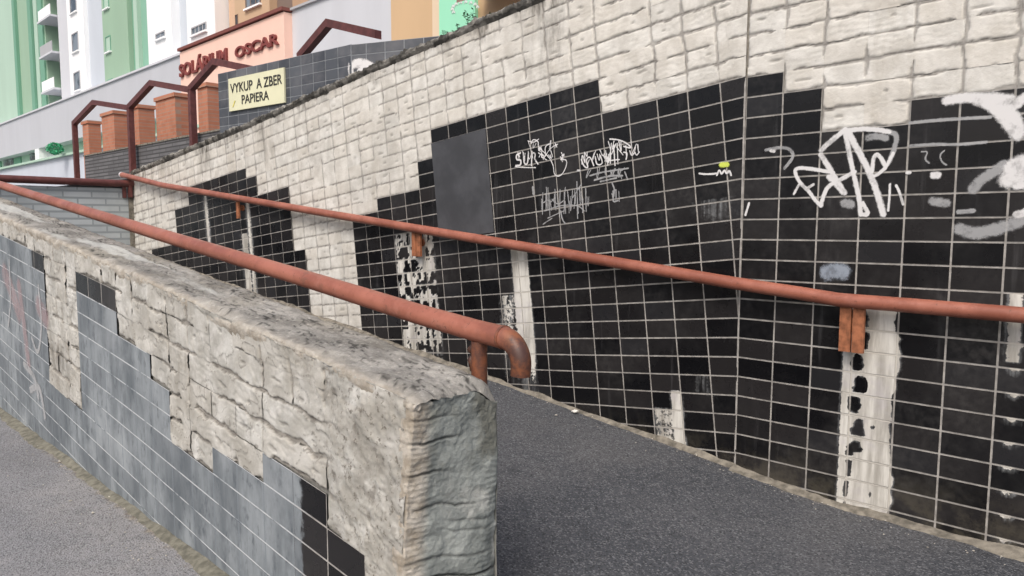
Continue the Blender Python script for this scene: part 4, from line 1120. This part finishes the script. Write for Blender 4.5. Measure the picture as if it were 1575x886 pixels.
v = [q.P(sA_, zz0, 1.6), q.P(sB_, zz0, 1.6), q.P(sB_, zz1, .2), q.P(sA_, zz1, .2), q.P(sA_, zz0 - .12, 1.6), q.P(sB_, zz0 - .12, 1.6), q.P(sB_, zz1 - .12, .2), q.P(sA_, zz1 - .12, .2)]
AW.add(v, [(0, 1, 2, 3), (7, 6, 5, 4), (0, 4, 5, 1), (0, 3, 7, 4), (1, 5, 6, 2)]); AW.build('awning', mcol('brown_awning', (.27, .17, .14)), OC)
# ------------------------------------------------------------------ plants
LEAF = m_plain('weed_leaf', (.05, .13, .045), .5, 40, .6)
rng = random.Random(7)
def weed(x, y, h, n, label, spread=.05, off=0.02, loc=None):
    s_, z_ = A.sz(x, y) if loc is None else (0, 0)
    base = A.P(s_, topz(s_) - .01, -off) if loc is None else np.array(loc)
    root = empty('weed', base, label=label, cat='plant', group='weeds on the wall top' if loc is None else None)
    st = MB(); fo = MB()
    for k in range(n):
        tip = base + np.array([rng.uniform(-spread, spread), rng.uniform(-spread, spread), h * rng.uniform(.5, 1)])
        st.tube([base + np.array([rng.uniform(-.01, .01), 0, 0]), (base + tip) / 2 + np.array([rng.uniform(-.01, .01), 0, 0]), tip], [.002, .0016, .001], 5)
        for j in range(17):
            t_ = rng.uniform(.25, 1.02); p = base + (tip - base) * t_
            a = rng.uniform(0, 6.28); L_ = rng.uniform(.016, .034) * (h / .14) ** .5; dx = np.array([math.cos(a), math.sin(a), rng.uniform(-.3, .6)]) * L_
            sd_ = np.cross(dx, [0, 0, 1]); sd_ = sd_ / np.linalg.norm(sd_) * L_ * .32
            fo.add([p, p + dx * .5 + sd_, p + dx, p + dx * .5 - sd_], [(0, 1, 2, 3)])
    st.build('stem', LEAF, root); fo.build('leaves', LEAF, root); return root
weed(719, 47, .13, 4, 'tallest dark green weed on the wall top in front of the mint board')
weed(688, 56, .055, 8, 'low spreading dark green weed on the wall top, left of the tallest weed', .07)
weed(704, 52, .07, 4, 'small thin weed on the wall top between the two larger weeds', .035)
weed(757, 33, .035, 5, 'tiny weed tuft on the wall top right of the mint board', .04)
# shrub outside the green shopfront
sh = G.off(1.2); pb = sh.P(sh.sz(85, 240)[0], zband - 1.25, 0)
root = empty('potted_shrub', pb, label='bright green round shrub on the ledge by the green shopfront', cat='plant')
fo = MB()
for k in range(420):
    a, b_, r_ = rng.uniform(0, 6.28), rng.uniform(-1, 1), rng.uniform(.3, 1) ** .5
    q_ = math.sqrt(1 - b_ * b_); p = pb + np.array([math.cos(a) * q_ * .65, math.sin(a) * q_ * .5, .5 + b_ * .42]) * np.array([r_, r_, 1])
    dx = np.array([rng.uniform(-1, 1), rng.uniform(-1, 1), rng.uniform(-1, 1)]) * .09; dy = np.cross(dx, [rng.uniform(-1, 1), 1, .3])
    fo.add([p - dx, p + dy * .6, p + dx, p - dy * .6], [(0, 1, 2, 3)])
fo.build('leaves', m_plain('bright_green_leaf', (.05, .33, .16), .4, 3), root)
st = MB(); st.tube([pb, pb + np.array([0, 0, .5])], .05, 8); st.build('stem', M['dirt'], root)

# ------------------------------------------------------------------ small ground details
cf = MB()   # uneven cement fillet along the tiled wall
def fillet(pl, s0, s1, zf, wd, seed, mb, n=260, sgn=1, o0=0.0, hh_=.03):
    ss = np.linspace(s0, s1, n); prof = [(0, 1.0), (.35, .75), (.7, .35), (1.0, -.15)]
    P = np.empty((n, 4, 3))
    for i, s_ in enumerate(ss):
        wv_ = wd * (.35 + 1.1 * fbm(np.array([s_ * 3.1]), np.array([0.]), seed)[0]); h_ = hh_ * (.15 + 1.3 * fbm(np.array([s_ * 5.]), np.array([3.]), seed + 1)[0])
        for j, (a, b) in enumerate(prof):
            jj = (fbm(np.array([s_ * 22]), np.array([j * 2.]), seed + 2)[0] - .5) * .012
            P[i, j] = pl.P(s_, zf(s_) + h_ * b + jj * .5, o0 + sgn * (wv_ * a + jj))
    mb.grid(P, 0, True)
fillet(A, S_END, 0, lambda s: ramp_z(s) + .004, .045, 31, cf); fillet(B, 0, 3, lambda s: ramp_z(s) + .004, .085, 33, cf, 160)
cf.a = {}; tag(cf.build('cement_fillet', M['curb']), 'crumbling strip of cement and grit along the foot of the tiled wall', 'grit', kind='stuff')
cf = MB(); fillet(L, -9, -.12, lambda s: .004, .07, 41, cf, 420, hh_=.02)
cf.a = {}; tag(cf.build('moss_strip', M['dirt']), 'gritty moss along the foot of the low wall', 'moss', kind='stuff')
gv = MB(); rg = random.Random(5)
for k in range(520):
    if k < 300: s_ = rg.uniform(-6, 2.2); o__ = abs(rg.gauss(0, .09)) + .02; pl_ = B; z_ = ramp_z(s_) + .010; 
    else: s_ = rg.uniform(-6, -.2); o__ = abs(rg.gauss(0, .16)) + .02; pl_ = L; z_ = .006
    r_ = rg.uniform(.002, .006) if rg.random() < .96 else rg.uniform(.007, .013)
    c_ = pl_.P(s_, z_ + r_ * .3, o__); v = []
    for (a, b, c) in ((1, 0, 0), (-1, 0, 0), (0, 1, 0), (0, -1, 0), (0, 0, .7), (0, 0, -.7)): v.append(c_ + np.array([a, b, c]) * r_ * rg.uniform(.6, 1.2))
    gv.add(v, [(0, 2, 4), (2, 1, 4), (1, 3, 4), (3, 0, 4), (2, 0, 5), (1, 2, 5), (3, 1, 5), (0, 3, 5)])
tag(gv.build('loose_grit', m_plain('pale_grit', (.38, .36, .32), .4, 60, .9)), 'scattered loose pale grit at the foot of both walls', 'grit', kind='stuff')
# one pale pebble at the wall foot
pb = MB(); P_ = B.at(896, 641); s_ = B.sz(896, 641)[0]
c_ = B.P(s_ + .02, ramp_z(s_) + .02, .10); rr = []
n1, n2 = 10, 7
Pm = np.empty((n1 + 1, n2, 3))
for i in range(n1 + 1):
    for j in range(n2):
        a, b = 2 * math.pi * (i % n1) / n1, math.pi * j / (n2 - 1)
        k_ = 1 + .25 * math.sin(i % n1 * 2.3 + j)
        Pm[i, j] = c_ + np.array([math.cos(a) * math.sin(b) * .02, math.sin(a) * math.sin(b) * .014, math.cos(b) * .010]) * k_
pb.grid(Pm, 0, True, flip=True); tag(pb.build('pebble', m_plain('white_stone', (.75, .74, .70), .1)), 'single whitish pebble on the dark ramp by the wall foot', 'stone')
